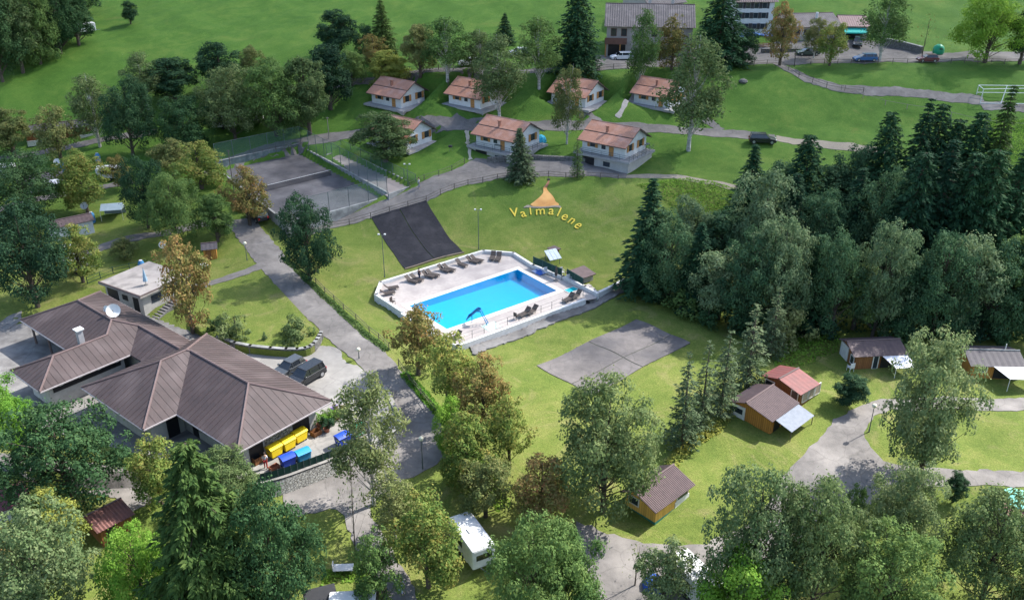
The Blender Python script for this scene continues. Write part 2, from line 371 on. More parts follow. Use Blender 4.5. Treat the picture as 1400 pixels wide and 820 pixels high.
# cloud bank standing high between the sun and the upper half of the campsite; its thinning edge lets the sun through
def cloud_mat():
    m = bpy.data.materials.new('cloud_vapour'); m.use_nodes = True; t = m.node_tree; L = t.links; t.nodes.remove(t.nodes['Principled BSDF'])
    tc = _n(t, 'ShaderNodeTexCoord'); no = _n(t, 'ShaderNodeTexNoise'); no.inputs['Scale'].default_value = .02; no.inputs['Detail'].default_value = 6; L.new(tc.outputs['Object'], no.inputs['Vector'])
    sx = _n(t, 'ShaderNodeSeparateXYZ'); L.new(tc.outputs['Object'], sx.inputs[0])
    a = _n(t, 'ShaderNodeMath', operation='MULTIPLY_ADD'); L.new(no.outputs[0], a.inputs[0]); a.inputs[1].default_value = 46; L.new(sx.outputs[1], a.inputs[2])
    mr = _n(t, 'ShaderNodeMapRange', interpolation_type='SMOOTHSTEP'); L.new(a.outputs[0], mr.inputs[0]); mr.inputs[1].default_value = 2; mr.inputs[2].default_value = 62; mr.inputs[3].default_value = 0; mr.inputs[4].default_value = .40
    d = _n(t, 'ShaderNodeBsdfDiffuse'); d.inputs[0].default_value = (.85, .86, .88, 1); tl = _n(t, 'ShaderNodeBsdfTranslucent'); tl.inputs[0].default_value = (.85, .86, .88, 1)
    s1 = _n(t, 'ShaderNodeMixShader'); L.new(d.outputs[0], s1.inputs[1]); L.new(tl.outputs[0], s1.inputs[2])
    tp = _n(t, 'ShaderNodeBsdfTransparent'); s2 = _n(t, 'ShaderNodeMixShader'); L.new(mr.outputs[0], s2.inputs[0]); L.new(tp.outputs[0], s2.inputs[1]); L.new(s1.outputs[0], s2.inputs[2])
    L.new(s2.outputs[0], t.nodes['Material Output'].inputs[0]); return m
ALT = 330.0; CLX, CLY = math.cos(SUN_AZ) * ALT / math.tan(SUN_EL), math.sin(SUN_AZ) * ALT / math.tan(SUN_EL)
cx = np.linspace(-420, 420, 61); cy = np.linspace(0, 620, 46); CX, CY = np.meshgrid(cx, cy)
edge = sstep(0, 120, CY) * sstep(420, 330, np.abs(CX)) * sstep(620, 520, CY)
bump_ = np.sin(CX*.03+1)*np.cos(CY*.035) + .6*np.sin(CX*.071+CY*.05) + .4*np.sin(CX*.13-CY*.11)
top = edge * (38 + 14 * bump_); bot = -edge * (7 + 3 * bump_)
n = CX.size; vs = np.concatenate([np.stack([CX.ravel(), CY.ravel(), top.ravel()], 1), np.stack([CX.ravel(), CY.ravel(), bot.ravel() - .5], 1)])
i0 = (np.arange(45)[:, None] * 61 + np.arange(60)[None]).ravel(); fs = [(a, a+1, a+62, a+61) for a in i0] + [(n+a, n+a+61, n+a+62, n+a+1) for a in i0]
b = MB(); b.v = [tuple(v) for v in vs]; b.f = fs
cl = b.build('cloud', cloud_mat(), smooth=True); cl.location = (CLX - 10, CLY + 84, ALT); cl.rotation_euler = (0, 0, R(-4)); tag(cl, kind='structure')
# ------------------------------------------------------------------ roads, paths and paved places
M_ASPH = mat('asphalt_worn', (.190,.174,.160), (.140,.128,.119), 1.2, .9, .25, 30, c3=(.235,.215,.196), s3=.25, crack=.16)
M_PATH = mat('asphalt_path', (.155,.143,.134), (.115,.106,.100), 1.4, .9, .25, 30, c3=(.19,.174,.160), s3=.3, crack=.16)
M_CONC = mat('concrete_yard', (.27,.256,.236), (.21,.20,.185), .8, .85, .15, 20, c3=(.20,.19,.175), s3=.35, crack=.16)
M_CONC2 = mat('concrete_grey', (.22,.208,.196), (.165,.157,.15), 1.5, .9, .2, 14, c3=(.12,.112,.108), s3=.5, crack=.16)
M_GRAV = mat('gravel_track', (.30,.26,.20), (.22,.19,.15), 5, .95, .6, 40)
def S(name, pts, m, off=.05, **k): return tag(sheet(name, gpoly(pts), m, off=off, **k), kind='structure')
def ST_(name, pts, wd, m, off=.05): return tag(sheet(name, strip_poly(gpoly(pts), wd), m, off=off), kind='structure')
S('camp_road', [(304,303),(322,322),(345,352),(372,385),(402,420),(425,440),(438,452),(446,462),(470,482),(500,508),(525,530),(537,556),(545,573),(541,588),(520,602),(487,617),(455,630),(420,645),(386,662),(388,690),(400,706),(432,702),(452,694),(468,702),(478,730),(490,756),(520,800),(548,830),(575,830),(560,790),(530,745),(505,700),(508,685),(545,660),(590,640),(622,615),(620,600),(598,570),(575,545),(562,528),(545,500),(528,482),(500,458),(470,432),(440,404),(412,377),(392,352),(372,328),(352,305),(348,297)], M_ASPH, .05)
S('campsite_lane', [(790,712),(830,728),(880,742),(930,746),(965,742),(1020,718),(1055,682),(1068,655),(1100,620),(1140,576),(1178,553),(1205,546),(1260,545),(1540,544),(1540,561),(1330,561),(1280,560),(1220,560),(1196,569),(1185,583),(1182,598),(1190,612),(1210,630),(1250,640),(1540,640),(1540,662),(1265,665),(1190,690),(1130,722),(1060,770),(1000,805),(960,835),(826,835),(806,795),(788,750)], M_ASPH, .05)
S('promenade', [(400,318),(447,299),(531,272),(568,256),(610,236),(650,217),(690,222),(745,219),(800,223),(856,234),(856,244),(750,241),(700,242),(640,253),(583,276),(507,298),(448,313),(412,328)], M_PATH, .06)
ST_('garden_road', [(286,240),(330,214),(380,200),(430,190),(500,182),(575,172),(640,173),(720,174),(800,172),(870,175),(940,180),(1000,183),(1060,189)], 3.2, M_PATH)
ST_('gravel_path', [(1060,189),(1110,195),(1160,201),(1215,208)], 2.4, M_GRAV)
ST_('gravel_path', [(850,242),(900,240),(960,248),(1040,262)], 1.6, M_GRAV)
ST_('upper_road', [(455,116),(480,112),(560,105),(640,102),(720,98),(800,94),(860,91)], 2.6, M_PATH)
S('car_park', [(812,93),(815,76),(880,70),(1000,66),(1060,58),(1120,56),(1190,56),(1215,60),(1235,66),(1290,73),(1540,66),(1540,84),(1250,86),(1100,88),(900,92)], M_PATH, .06)
ST_('footpath', [(1062,87),(1090,103),(1130,117),(1180,124),(1250,128),(1330,136),(1345,139)], 2.3, M_PATH, .055)
ST_('footpath', [(618,160),(640,171),(655,174)], 1.8, M_PATH, .055)
ST_('footpath', [(795,155),(812,163),(825,172)], 1.8, M_PATH, .055)
ST_('footpath', [(844,161),(852,148),(862,139),(880,128)], .9, mat('paving_pale', (.33,.31,.28), None, 3, .9), .055)
ST_('garden_steps', [(638,179),(640.5,198),(643,219)], .5, mat('steps_pale', (.42,.38,.29), (.34,.31,.24), 3, .9), .09)
ST_('footpath', [(963,163),(975,170),(985,178)], 1.6, M_PATH, .055)
ST_('footpath', [(270,392),(310,380),(342,370),(360,362)], 1.6, M_ASPH, .055)
ST_('camp_path', [(-120,232),(40,212),(75,205),(110,197),(160,187),(215,180)], 1.8, M_PATH, .055)
ST_('camp_path', [(-120,318),(10,284),(60,270),(140,256),(180,247)], 1.8, M_PATH, .055)
ST_('camp_path', [(110,350),(140,338),(180,325),(230,318),(280,305),(312,300)], 1.9, M_PATH, .055)
ST_('camp_path', [(190,695),(178,670),(150,655),(60,640),(-160,620)], 2.6, M_ASPH, .055)
M_PLAY = mat('court_asphalt', (.175,.156,.146), (.13,.117,.111), .7, .9, .2, 25, c3=(.085,.08,.083), s3=.13, crack=.16)
_c = gpoly([(733.7,500),(870,437),(943.7,468.7),(807.5,541)]); _q = lambda u, v: _c[0].lerp(_c[1], u).lerp(_c[3].lerp(_c[2], u), v)
pc_ = tag(sheet('play_court', _c, mat('court_joint', (.06,.065,.045), (.045,.05,.035), 3), off=.035), kind='structure')
for _u0, _u1 in ((0, .492), (.5, 1)):
    for _v0, _v1 in ((0, .652), (.664, 1)): sheet('court_slab', [_q(_u0,_v0), _q(_u1,_v0), _q(_u1,_v1), _q(_u0,_v1)], M_PLAY, off=.06 + .006 * (_u0 > 0) + .008 * (_v0 > 0), parent=pc_)
tag(sheet('pool_walk', gpoly([(624,476),(800,413),(852,390),(858,398),(814,421),(648,486)]), M_CONC2, off=.16, step=.6), kind='structure')
S('goal_court', [(1338,139),(1540,141),(1540,161),(1345,151)], M_PATH, .06)
YZ = 0.02
tag(sheet('parking_yard', upoly([(300,470),(340,482),(430,481),(447,463),(470,483),(500,509),(525,531),(537,556),(545,572),(541,587),(520,600),(486,614.5),(455,626),(420,639),(385,652),(352,660),(300,650),(310,560)], 0), M_CONC, zf=0, off=YZ, skirt=0), kind='structure')
tag(sheet('courtyard', upoly([(-60,440),(30,436),(140,400),(300,470),(310,560),(300,650),(150,610),(-60,560)], 0), M_CONC2, zf=0, off=YZ - .012, skirt=0), kind='structure')
S('terrace_walk', [(-30,455),(30,425),(30,438),(-30,470)], M_CONC2, .07)
# ------------------------------------------------------------------ pool
M_WHITE = mat('white_masonry', (.64,.63,.61), (.52,.51,.485), 2, .8, .1, 12)
M_DECK = mat('deck_paving', (.44,.39,.355), (.36,.32,.295), 2.2, .85, .15, 9, c3=(.30,.265,.25), s3=.3)
M_COPE = mat('pool_coping', (.62,.57,.50), (.52,.46,.385), 2.5, .7)
ctr = sum((Vector((p.x, p.y, 0)) for p in POOL), Vector()) / 4
pool = empty('swimming_pool', (ctr.x, ctr.y, DECK_Z), 0, 'rectangular swimming pool with bright turquoise water below the sloping lawn', 'swimming pool')
def grow(poly, d):
    n = len(poly); out = []; area = sum(poly[i].x * poly[(i+1) % n].y - poly[(i+1) % n].x * poly[i].y for i in range(n)); sg = 1 if area > 0 else -1
    for i in range(n):
        a, b_, c = poly[i-1], poly[i], poly[(i+1) % n]; d1 = (b_-a).normalized(); d2 = (c-b_).normalized()
        n1 = Vector((d1.y, -d1.x)) * sg; n2 = Vector((d2.y, -d2.x)) * sg; k = (n1 + n2); k = k / max(.2, k.dot(n1)); out.append(b_ + k * d)
    return out
P0, P1 = POOL, grow(POOL, .75)
tag(sheet('pool_deck', DECK, M_DECK, zf=DECK_Z, off=0, step=2.5, holes=[P1], skirt=0), kind='structure')
def loc2(p): return Vector((p.x - ctr.x, p.y - ctr.y))
b = MB(); A, B_ = [loc2(p) for p in P0], [loc2(p) for p in P1]
for i in range(4):
    j = (i+1) % 4; p, q, r_, s_ = A[i], A[j], B_[j], B_[i]
    b.quad((p.x,p.y,.03),(q.x,q.y,.03),(r_.x,r_.y,.03),(s_.x,s_.y,.03)); b.quad((s_.x,s_.y,.03),(r_.x,r_.y,.03),(r_.x,r_.y,-.2),(s_.x,s_.y,-.2))
b.build('coping', M_COPE, pool)
b = MB(); dp = [-.8, -1.2, -1.2, -.8]
M_BAS = mat('pool_lining', (.010,.52,.73), (.008,.49,.70), 1.2, .5)
for i in range(4):
    j = (i+1) % 4; b.quad((A[i].x,A[i].y,.03),(A[j].x,A[j].y,.03),(A[j].x,A[j].y,dp[j]),(A[i].x,A[i].y,dp[i]))
b.quad(*[(A[i].x, A[i].y, dp[i]) for i in (3,2,1,0)]); b.build('basin', M_BAS, pool)
m = bpy.data.materials.new('pool_water'); m.use_nodes = True; t = m.node_tree; L = t.links; t.nodes.remove(t.nodes['Principled BSDF'])
tp = _n(t, 'ShaderNodeBsdfTransparent'); tp.inputs[0].default_value = (.26, .86, .98, 1); gl = _n(t, 'ShaderNodeBsdfGlossy'); gl.inputs['Roughness'].default_value = .04
fr = _n(t, 'ShaderNodeFresnel'); fr.inputs[0].default_value = 1.33; no = _n(t, 'ShaderNodeTexNoise'); no.inputs['Scale'].default_value = 1.6; no.inputs['Detail'].default_value = 4
bp = _n(t, 'ShaderNodeBump'); bp.inputs['Strength'].default_value = .12; bp.inputs['Distance'].default_value = .1; L.new(no.outputs[0], bp.inputs['Height']); L.new(bp.outputs[0], gl.inputs['Normal']); L.new(bp.outputs[0], fr.inputs['Normal'])
mx = _n(t, 'ShaderNodeMixShader'); L.new(fr.outputs[0], mx.inputs[0]); L.new(tp.outputs[0], mx.inputs[1]); L.new(gl.outputs[0], mx.inputs[2]); L.new(mx.outputs[0], t.nodes['Material Output'].inputs[0])
b = MB(); b.quad(*[(p.x, p.y, -.05) for p in A[::-1]]); b.build('water', m, pool)
# parapet round the deck: outer face down to the ground, top course, one segment per side
def wall_line(root, pts, z_top, z_bot, th, m, name='wall_section', cap=None, capname='coping'):
    o = Vector(root.location)
    for a, b_ in zip(pts[:-1], pts[1:]):
        d = (b_ - a).normalized(); nn = Vector((-d.y, d.x)) * th / 2; e = d * th * .45; a2, b2 = a - e, b_ + e
        zt = z_top if not callable(z_top) else None
        q = [a2 + nn, b2 + nn, b2 - nn, a2 - nn]; n = 4
        tops = [zt if zt is not None else z_top(p.x, p.y) for p in q]; bots = [z_bot if not callable(z_bot) else z_bot(p.x, p.y) for p in q]
        m_ = MB(); vs = [(p.x-o.x, p.y-o.y, z-o.z) for p, z in zip(q, bots)] + [(p.x-o.x, p.y-o.y, z-o.z) for p, z in zip(q, tops)]
        m_.add(vs, [(3,2,1,0),(4,5,6,7)] + [(i, (i+1) % 4, 4+(i+1) % 4, 4+i) for i in range(4)]); m_.build(name, m, root)
        if cap:
            nn2 = nn * 1.25; q = [a2 + nn2, b2 + nn2, b2 - nn2, a2 - nn2]; m_ = MB()
            m_.add([(p.x-o.x, p.y-o.y, z-o.z+.003) for p, z in zip(q, tops)] + [(p.x-o.x, p.y-o.y, z-o.z+.09) for p, z in zip(q, tops)], [(3,2,1,0),(4,5,6,7)] + [(i, (i+1) % 4, 4+(i+1) % 4, 4+i) for i in range(4)]); m_.build(capname, cap, root)
D = DECK; lowz = lambda x, y: min(hz(x, y), 0.0) - 1.4
pw = empty('pool_parapet', (D[2].x, D[2].y, DECK_Z), 0, 'white masonry parapet on the uphill side of the pool terrace', 'wall')
wall_line(pw, [D[12], D[0], D[1], D[2], D[3], D[4], D[5], D[6], D[7]], DECK_Z + .45, -1.5, .38, M_WHITE)
pw2 = empty('terrace_wall', (D[9].x, D[9].y, DECK_Z), 0, 'low white wall along the downhill edge of the pool terrace', 'wall')
wall_line(pw2, [D[9], D[10], D[11], D[12]], DECK_Z + .18, -1.5, .42, M_WHITE)
gp = gpoly([(820,407),(853,390)]); pw3 = empty('garden_wall', (gp[0].x, gp[0].y, hz(*gp[0])), 0, 'short white wall running from the pool steps to the forest edge', 'wall')
wall_line(pw3, gp, lambda x, y: hz(x, y) + .9, lambda x, y: hz(x, y) - .4, .35, M_WHITE)
# steps beside the pool
a, b_ = D[7], D[9]; sp = empty('pool_steps', (D[8].x, D[8].y, 0.0), 0, 'flight of stone steps at the right end of the pool terrace', 'steps')
s0, s1 = U(795,391,DECK_Z), U(822,412,0); d = (s1 - s0); d.z = 0; run = d.length; d.normalize(); nn = Vector((-d.y, d.x, 0))
for i in range(6):
    o = Vector(sp.location); p = s0 + d * (run * i / 6) - o; m_ = MB(); z1 = DECK_Z - i * .13 + .015
    q = [p + nn * 1.2, p + nn * 1.2 + d * run / 6 * 1.02, p - nn * 1.2 + d * run / 6 * 1.02, p - nn * 1.2]
    m_.prism(q, -.6, z1); m_.build('step', mat('step_stone', (.42,.38,.34), (.33,.3,.27), 3), sp)
# ------------------------------------------------------------------ tennis court and bocce court
tc_ = Vector((sum(p.x for p in TEN)/4, sum(p.y for p in TEN)/4, COURT_Z))
M_TEN = mat('tennis_surface', (.130,.122,.126), (.098,.094,.098), .5, .85, .15, 20, c3=(.045,.044,.050), s3=.14, crack=.16)
tag(sheet('tennis_court', grow(TEN, .1), M_TEN, zf=COURT_Z, off=0, step=2.5, skirt=.5), kind='structure')
tag(sheet('bocce_court', BOC, mat('bocce_sand', (.24,.21,.195), (.18,.16,.15), .6, .9, .2, 20, c3=(.30,.27,.25), s3=.3), zf=3.9, off=0, step=2.5, skirt=.5), kind='structure')
M_GWALL = mat('wall_greenish', (.13,.17,.165), (.075,.10,.10), 1.2, .9, .3, 8, c3=(.22,.24,.23), s3=.8)
M_GCONC = mat('concrete_old', (.30,.30,.285), (.21,.21,.20), 1.2, .9, .3, 10, c3=(.15,.15,.145), s3=.6)
tw = empty('retaining_wall', (TEN[1].x, TEN[1].y, COURT_Z), 0, 'weathered greenish retaining wall behind the tennis court', 'wall')
wall_line(tw, [TEN[0], TEN[1]], COURT_Z + 1.5, COURT_Z - .8, .3, M_GWALL, cap=M_GCONC)
tw = empty('court_wall', (TEN[2].x, TEN[2].y, COURT_Z), 0, 'low concrete wall between the tennis court and the bocce court', 'wall')
wall_line(tw, [TEN[1], TEN[2]], COURT_Z + 1.0, COURT_Z - .8, .35, M_GCONC)
tw = empty('court_wall', (TEN[3].x, TEN[3].y, COURT_Z), 0, 'low concrete kerb wall round the near sides of the tennis court', 'wall')
wall_line(tw, [TEN[2], TEN[3], TEN[0]], lambda x, y: COURT_Z + .35, COURT_Z - 2.2, .3, M_GCONC)
tw = empty('court_wall', (BOC[2].x, BOC[2].y, 3.9), 0, 'low concrete wall framing the narrow bocce court', 'wall')
wall_line(tw, [BOC[0], BOC[1], BOC[2], BOC[3]], 4.5, 3.0, .25, M_GCONC)
# court fence: posts and fine green mesh
M_POST = mat('fence_steel', (.10,.12,.12), None, 3, .5)
m = bpy.data.materials.new('wire_mesh'); m.use_nodes = True; t = m.node_tree; L = t.links; b = t.nodes['Principled BSDF']; b.inputs['Base Color'].default_value = (.12,.24,.21,1); b.inputs['Roughness'].default_value = .6; b.inputs['Alpha'].default_value = .16; M_MESH = m
def mesh_fence(label, pts, h, zf, step=3.0):
    f = empty('mesh_fence', (pts[0].x, pts[0].y, zf), 0, label, 'fence', 'court fences'); o = Vector((pts[0].x, pts[0].y)); L_ = densify(pts, step, False)
    b = MB(); b.tube([(0,0,0),(0,0,h)], .045, 5); p0 = None
    for p in L_:
        if p0 is None: p0 = b.build('post', M_POST, f); p0.location = (p.x-o.x, p.y-o.y, 0)
        else: inst(p0, f, (p.x-o.x, p.y-o.y, 0))
    for a, b_ in zip(pts[:-1], pts[1:]):
        a, b_ = a - o, b_ - o; k = MB(); k.quad((a.x,a.y,.1),(b_.x,b_.y,.1),(b_.x,b_.y,h),(a.x,a.y,h)); k.build('wire_panel', M_MESH, f)
        k = MB(); k.tube([(a.x,a.y,h),(b_.x,b_.y,h)], .03, 4); k.build('top_rail', M_POST, f)
mesh_fence('tall green wire fence between tennis court and bocce court', [TEN[1], TEN[2]], 3.4, COURT_Z + 1)
mesh_fence('tall green wire fence along the near end of the tennis court', [TEN[2], TEN[3]], 3.0, COURT_Z + .35)
mesh_fence('green wire fence round the far end of the bocce court', [BOC[0], BOC[1], BOC[2]], 1.6, 4.5)
mesh_fence('tall green wire fence above the wall behind the tennis court', [TEN[0], TEN[1]], 3.0, COURT_Z + 1.5)
# tennis net
d1 = (TEN[0] + TEN[3]) / 2; d2 = (TEN[1] + TEN[2]) / 2; a, b_ = d1.lerp(d2, .12), d1.lerp(d2, .88)
nt_ = empty('tennis_net', (a.x, a.y, COURT_Z), 0, 'dark tennis net strung across the middle of the tennis court', 'net'); v = b_ - a
k = MB(); k.tube([(0,0,0),(0,0,1.07)], .05, 6); k.build('post', M_POST, nt_); k = MB(); k.tube([(v.x,v.y,0),(v.x,v.y,1.07)], .05, 6); k.build('post', M_POST, nt_)
m = bpy.data.materials.new('net_mesh'); m.use_nodes = True; b = m.node_tree.nodes['Principled BSDF']; b.inputs['Base Color'].default_value = (.03,.03,.035,1); b.inputs['Alpha'].default_value = .6
k = MB(); k.quad((0,0,.03),(v.x,v.y,.03),(v.x,v.y,.95),(0,0,.95)); k.build('net_panel', m, nt_)
k = MB(); k.tube([(0,0,.97),(v.x,v.y,.97)], .035, 4); k.build('net_tape', M_WHITE, nt_)
# black matting on the bank
mr_ = gpoly([(507.5,297),(582.5,274.5),(634,346),(554,368.5)]); mt = empty('slope_mat', (mr_[0].x, mr_[0].y, hz(*mr_[0])), 0, 'large black plastic matting laid on the grass bank above the pool', 'mat')
M_MAT = mat('black_matting', (.024,.024,.029), (.017,.017,.021), 2.5, .8, .3, 12, c3=(.034,.033,.038), s3=.5, spec=.15)
h1, h2 = mr_[0].lerp(mr_[1], .497), mr_[3].lerp(mr_[2], .497); h3, h4 = mr_[0].lerp(mr_[1], .507), mr_[3].lerp(mr_[2], .507)
sheet('mat_panel', [mr_[0], h1, h2, mr_[3]], M_MAT, off=.07, parent=mt, origin=mt.location); sheet('mat_panel', [h3, mr_[1], mr_[2], h4], M_MAT, off=.085, parent=mt, origin=mt.location)
k = MB(); bl = densify([mr_[3], mr_[2]], 1.5, False); k.tube([(p.x-mt.location.x, p.y-mt.location.y, hz(*p)+.12-mt.location.z) for p in bl], .12, 6); k.build('foot_beam', mat('beam_wood', (.22,.17,.12)), mt)
# curved stone retaining wall below the bin yard
def rubble(name, s=2.2, c=((.42,.40,.36),(.28,.265,.235)), j=(.10,.095,.085)):
    m = bpy.data.materials.new(name); m.use_nodes = True; t = m.node_tree; L = t.links; b = t.nodes['Principled BSDF']; b.inputs['Roughness'].default_value = .9
    tc = _n(t, 'ShaderNodeTexCoord'); v = _n(t, 'ShaderNodeTexVoronoi', feature='DISTANCE_TO_EDGE'); v.inputs['Scale'].default_value = s; v2 = _n(t, 'ShaderNodeTexVoronoi'); v2.inputs['Scale'].default_value = s
    L.new(tc.outputs['Object'], v.inputs['Vector']); L.new(tc.outputs['Object'], v2.inputs['Vector'])
    r = _n(t, 'ShaderNodeValToRGB'); r.color_ramp.elements[0].color = (*c[0],1); r.color_ramp.elements[1].color = (*c[1],1); sp_ = _n(t, 'ShaderNodeSeparateColor'); L.new(v2.outputs['Color'], sp_.inputs[0]); L.new(sp_.outputs[0], r.inputs[0])
    e = _n(t, 'ShaderNodeMapRange'); L.new(v.outputs[0], e.inputs[0]); e.inputs[1].default_value = .0; e.inputs[2].default_value = .09
    mx = _n(t, 'ShaderNodeMix', data_type='RGBA'); L.new(e.outputs[0], mx.inputs[0]); mx.inputs[6].default_value = (*j,1); L.new(r.outputs[0], mx.inputs[7]); L.new(mx.outputs[2], b.inputs['Base Color'])
    bp = _n(t, 'ShaderNodeBump'); bp.inputs['Distance'].default_value = .12; L.new(e.outputs[0], bp.inputs['Height']); L.new(bp.outputs[0], b.inputs['Normal']); MATS[name] = m; return m
M_RUB = rubble('rubble_stone', 4.6, ((.52,.50,.45),(.34,.325,.29)), (.15,.14,.125)); M_RUBD = rubble('rubble_dark', 4.2, ((.22,.21,.195),(.13,.125,.115)), (.05,.05,.045))
wl = [Vector(p[:2]) for p in [U(*q, 0.1) for q in WALLTOP]]; wl = smooth_line(wl, 2); rw = empty('retaining_wall', (wl[0].x, wl[0].y, 0), 0, 'curved rubble stone retaining wall below the yard with the yellow bins', 'wall'); o = wl[0]
bod = MB(); cap = MB(); n = len(wl); rows = []
for i, p in enumerate(wl):
    d = (wl[min(i+1, n-1)] - wl[max(i-1, 0)]).normalized(); nn = Vector((d.y, -d.x)); zb = float(base_h(*(p + nn * 1.2))) - .8
    rows.append((p - nn * .1 - o, p + nn * .35 - o, p + nn * .75 - o, zb))
for r0, r1 in zip(rows[:-1], rows[1:]):
    bod.quad((r0[1].x,r0[1].y,.1),(r1[1].x,r1[1].y,.1),(r1[2].x,r1[2].y,r1[3]),(r0[2].x,r0[2].y,r0[3])); bod.quad((r0[0].x,r0[0].y,.1),(r0[1].x,r0[1].y,.1),(r1[1].x,r1[1].y,.1),(r1[0].x,r1[0].y,.1))
    for z0, z1 in ((.13, .28),):
        vs = [(r0[0].x,r0[0].y,z0),(r0[1].x,r0[1].y,z0),(r1[1].x,r1[1].y,z0),(r1[0].x,r1[0].y,z0)]; vs += [(a[0],a[1],z1) for a in vs]; cap.add(vs, [(0,1,2,3),(7,6,5,4),(0,4,5,1),(2,6,7,3)])
bod.build('wall_face', M_RUB, rw); cap.build('coping', M_CONC, rw)
# ------------------------------------------------------------------ tree and shrub prototypes (shared mesh data)
M_BARK = mat('bark_brown', (.10,.078,.058), (.06,.048,.038), 5, .95, .5, 14)
M_BIRCH = mat('bark_birch', (.55,.53,.49), (.16,.15,.14), 3, .8, .2, 9)
def mesh_quads(name, V, F=None):
    me = bpy.data.meshes.new(name); n = len(V) // 4; V = np.asarray(V, np.float32)
    me.vertices.add(len(V)); me.vertices.foreach_set('co', V.ravel())
    idx = np.arange(len(V), dtype=np.int32); me.loops.add(len(V)); me.polygons.add(n); me.loops.foreach_set('vertex_index', idx)
    me.polygons.foreach_set('loop_start', np.arange(0, len(V), 4, dtype=np.int32)); me.polygons.foreach_set('loop_total', np.full(n, 4, np.int32)); me.update(calc_edges=True); return me
def unit(a): return a / (np.linalg.norm(a, axis=-1, keepdims=True) + 1e-9)
def leaf_quads(rng, P, N, size, asp=.6, droop=None):
    """rhombic leaf sprays at points P facing N"""
    n = len(P); a = unit(np.cross(N, unit(rng.normal(size=(n, 3))))); 
    if droop is not None: a = unit(a + np.array([0, 0, -droop]))
    b = unit(np.cross(N, a)); s = (size * rng.uniform(.6, 1.35, n))[:, None]; c = unit(np.cross(a, b)) * s * .18
    return np.stack([P - a*s, P + b*s*asp + c, P + a*s, P - b*s*asp + c], 1).reshape(-1, 3)
def broadleaf(seed, Hh, Rr, nclump, per, leaf, base=.2, shell=.62, clump=(.26, .44), top=1.0, weep=0.0, trk=1.0, nlobe=7):
    """crown = a few big lobes, each covered with leaf clumps, so that light and dark hollows alternate"""
    rng = np.random.default_rng(seed); zc = Hh * (base + 1) / 2; rz = Hh * (1 - base) / 2
    LB = [(np.array([0, 0, zc + rz * .5]), .46)]
    for k in range(nlobe):
        a = 2.4 * k + rng.uniform(-.4, .4); zz = -.75 + 1.35 * k / max(1, nlobe - 1) + rng.uniform(-.15, .15); wid = (1 - max(0, zz) ** 1.6 * (1 - .5 * top)) * (.8 + .2 * min(1, zz + 1)); rad = rng.uniform(.40, .60)
        LB.append((np.array([math.cos(a) * Rr * wid * (1 - rad * .85), math.sin(a) * Rr * wid * (1 - rad * .85), zc + zz * rz * .72]), rad * rng.uniform(.85, 1.1)))
    C = []; k = 0
    while len(C) < nclump and k < 8000:
        k += 1; lc, lr = LB[rng.integers(len(LB))]; d = unit(rng.normal(size=3) + np.array([0, 0, .25])); p = lc + d * np.array([lr*Rr, lr*Rr, lr*min(rz, Rr*1.1)*.95]) * rng.uniform(shell + .1, 1.0)
        if p[2] > Hh * .97 or p[2] < Hh * base * .5 + .1: continue
        if all(np.linalg.norm(p - c) > Rr * .13 for c, _ in C): C.append((p, Rr * rng.uniform(*clump) * (1.0 if p[2] < zc else .85)))
    Q = []
    for c, r in C:
        n = int(per * (r / (Rr * .35)) ** 2 * rng.uniform(.75, 1.2)); d = unit(rng.normal(size=(n, 3)) + np.array([0, 0, .35])); out = unit(c - np.array([0, 0, zc - rz * .3])); d = unit(d + out * .45)
        rr = r * rng.uniform(.35, 1.0, n) ** .5 * (1 + .30 * np.abs(rng.normal(size=n)) * (rng.random(n) < .5)); P = c + d * rr[:, None] * np.array([1, 1, .78])
        if weep: P[:, 2] -= weep * rng.uniform(0, 1, n) ** 2 * r * 1.6
        N = unit(d * 1.2 + rng.normal(size=(n, 3)) * .45 + np.array([0, 0, .35])); Q.append(leaf_quads(rng, P, N, leaf, .62, weep * .8 if weep else None))
    V = np.concatenate(Q); V[:, 2] = np.maximum(V[:, 2], .15)
    t = MB(); lean = rng.normal(size=2) * .03 * Hh; tr = (.018 * Hh + .06) * trk; pts = [(lean[0]*(f**2), lean[1]*(f**2), Hh * f) for f in (0, .15, .35, .55, .75, .88)]
    t.tube(pts, [tr*1.25, tr, tr*.8, tr*.55, tr*.32, tr*.12], 8)
    for c, r in C[::3]:
        f0 = min(.7, max(base * .8, c[2] / Hh - .28)); st = np.array([lean[0]*f0**2, lean[1]*f0**2, Hh*f0]); mid = (st + c) / 2 + np.array([0, 0, -.05 * Hh * .3]); t.tube([st, mid, c], [tr*.26, tr*.15, tr*.04], 5, False)
    return V, t
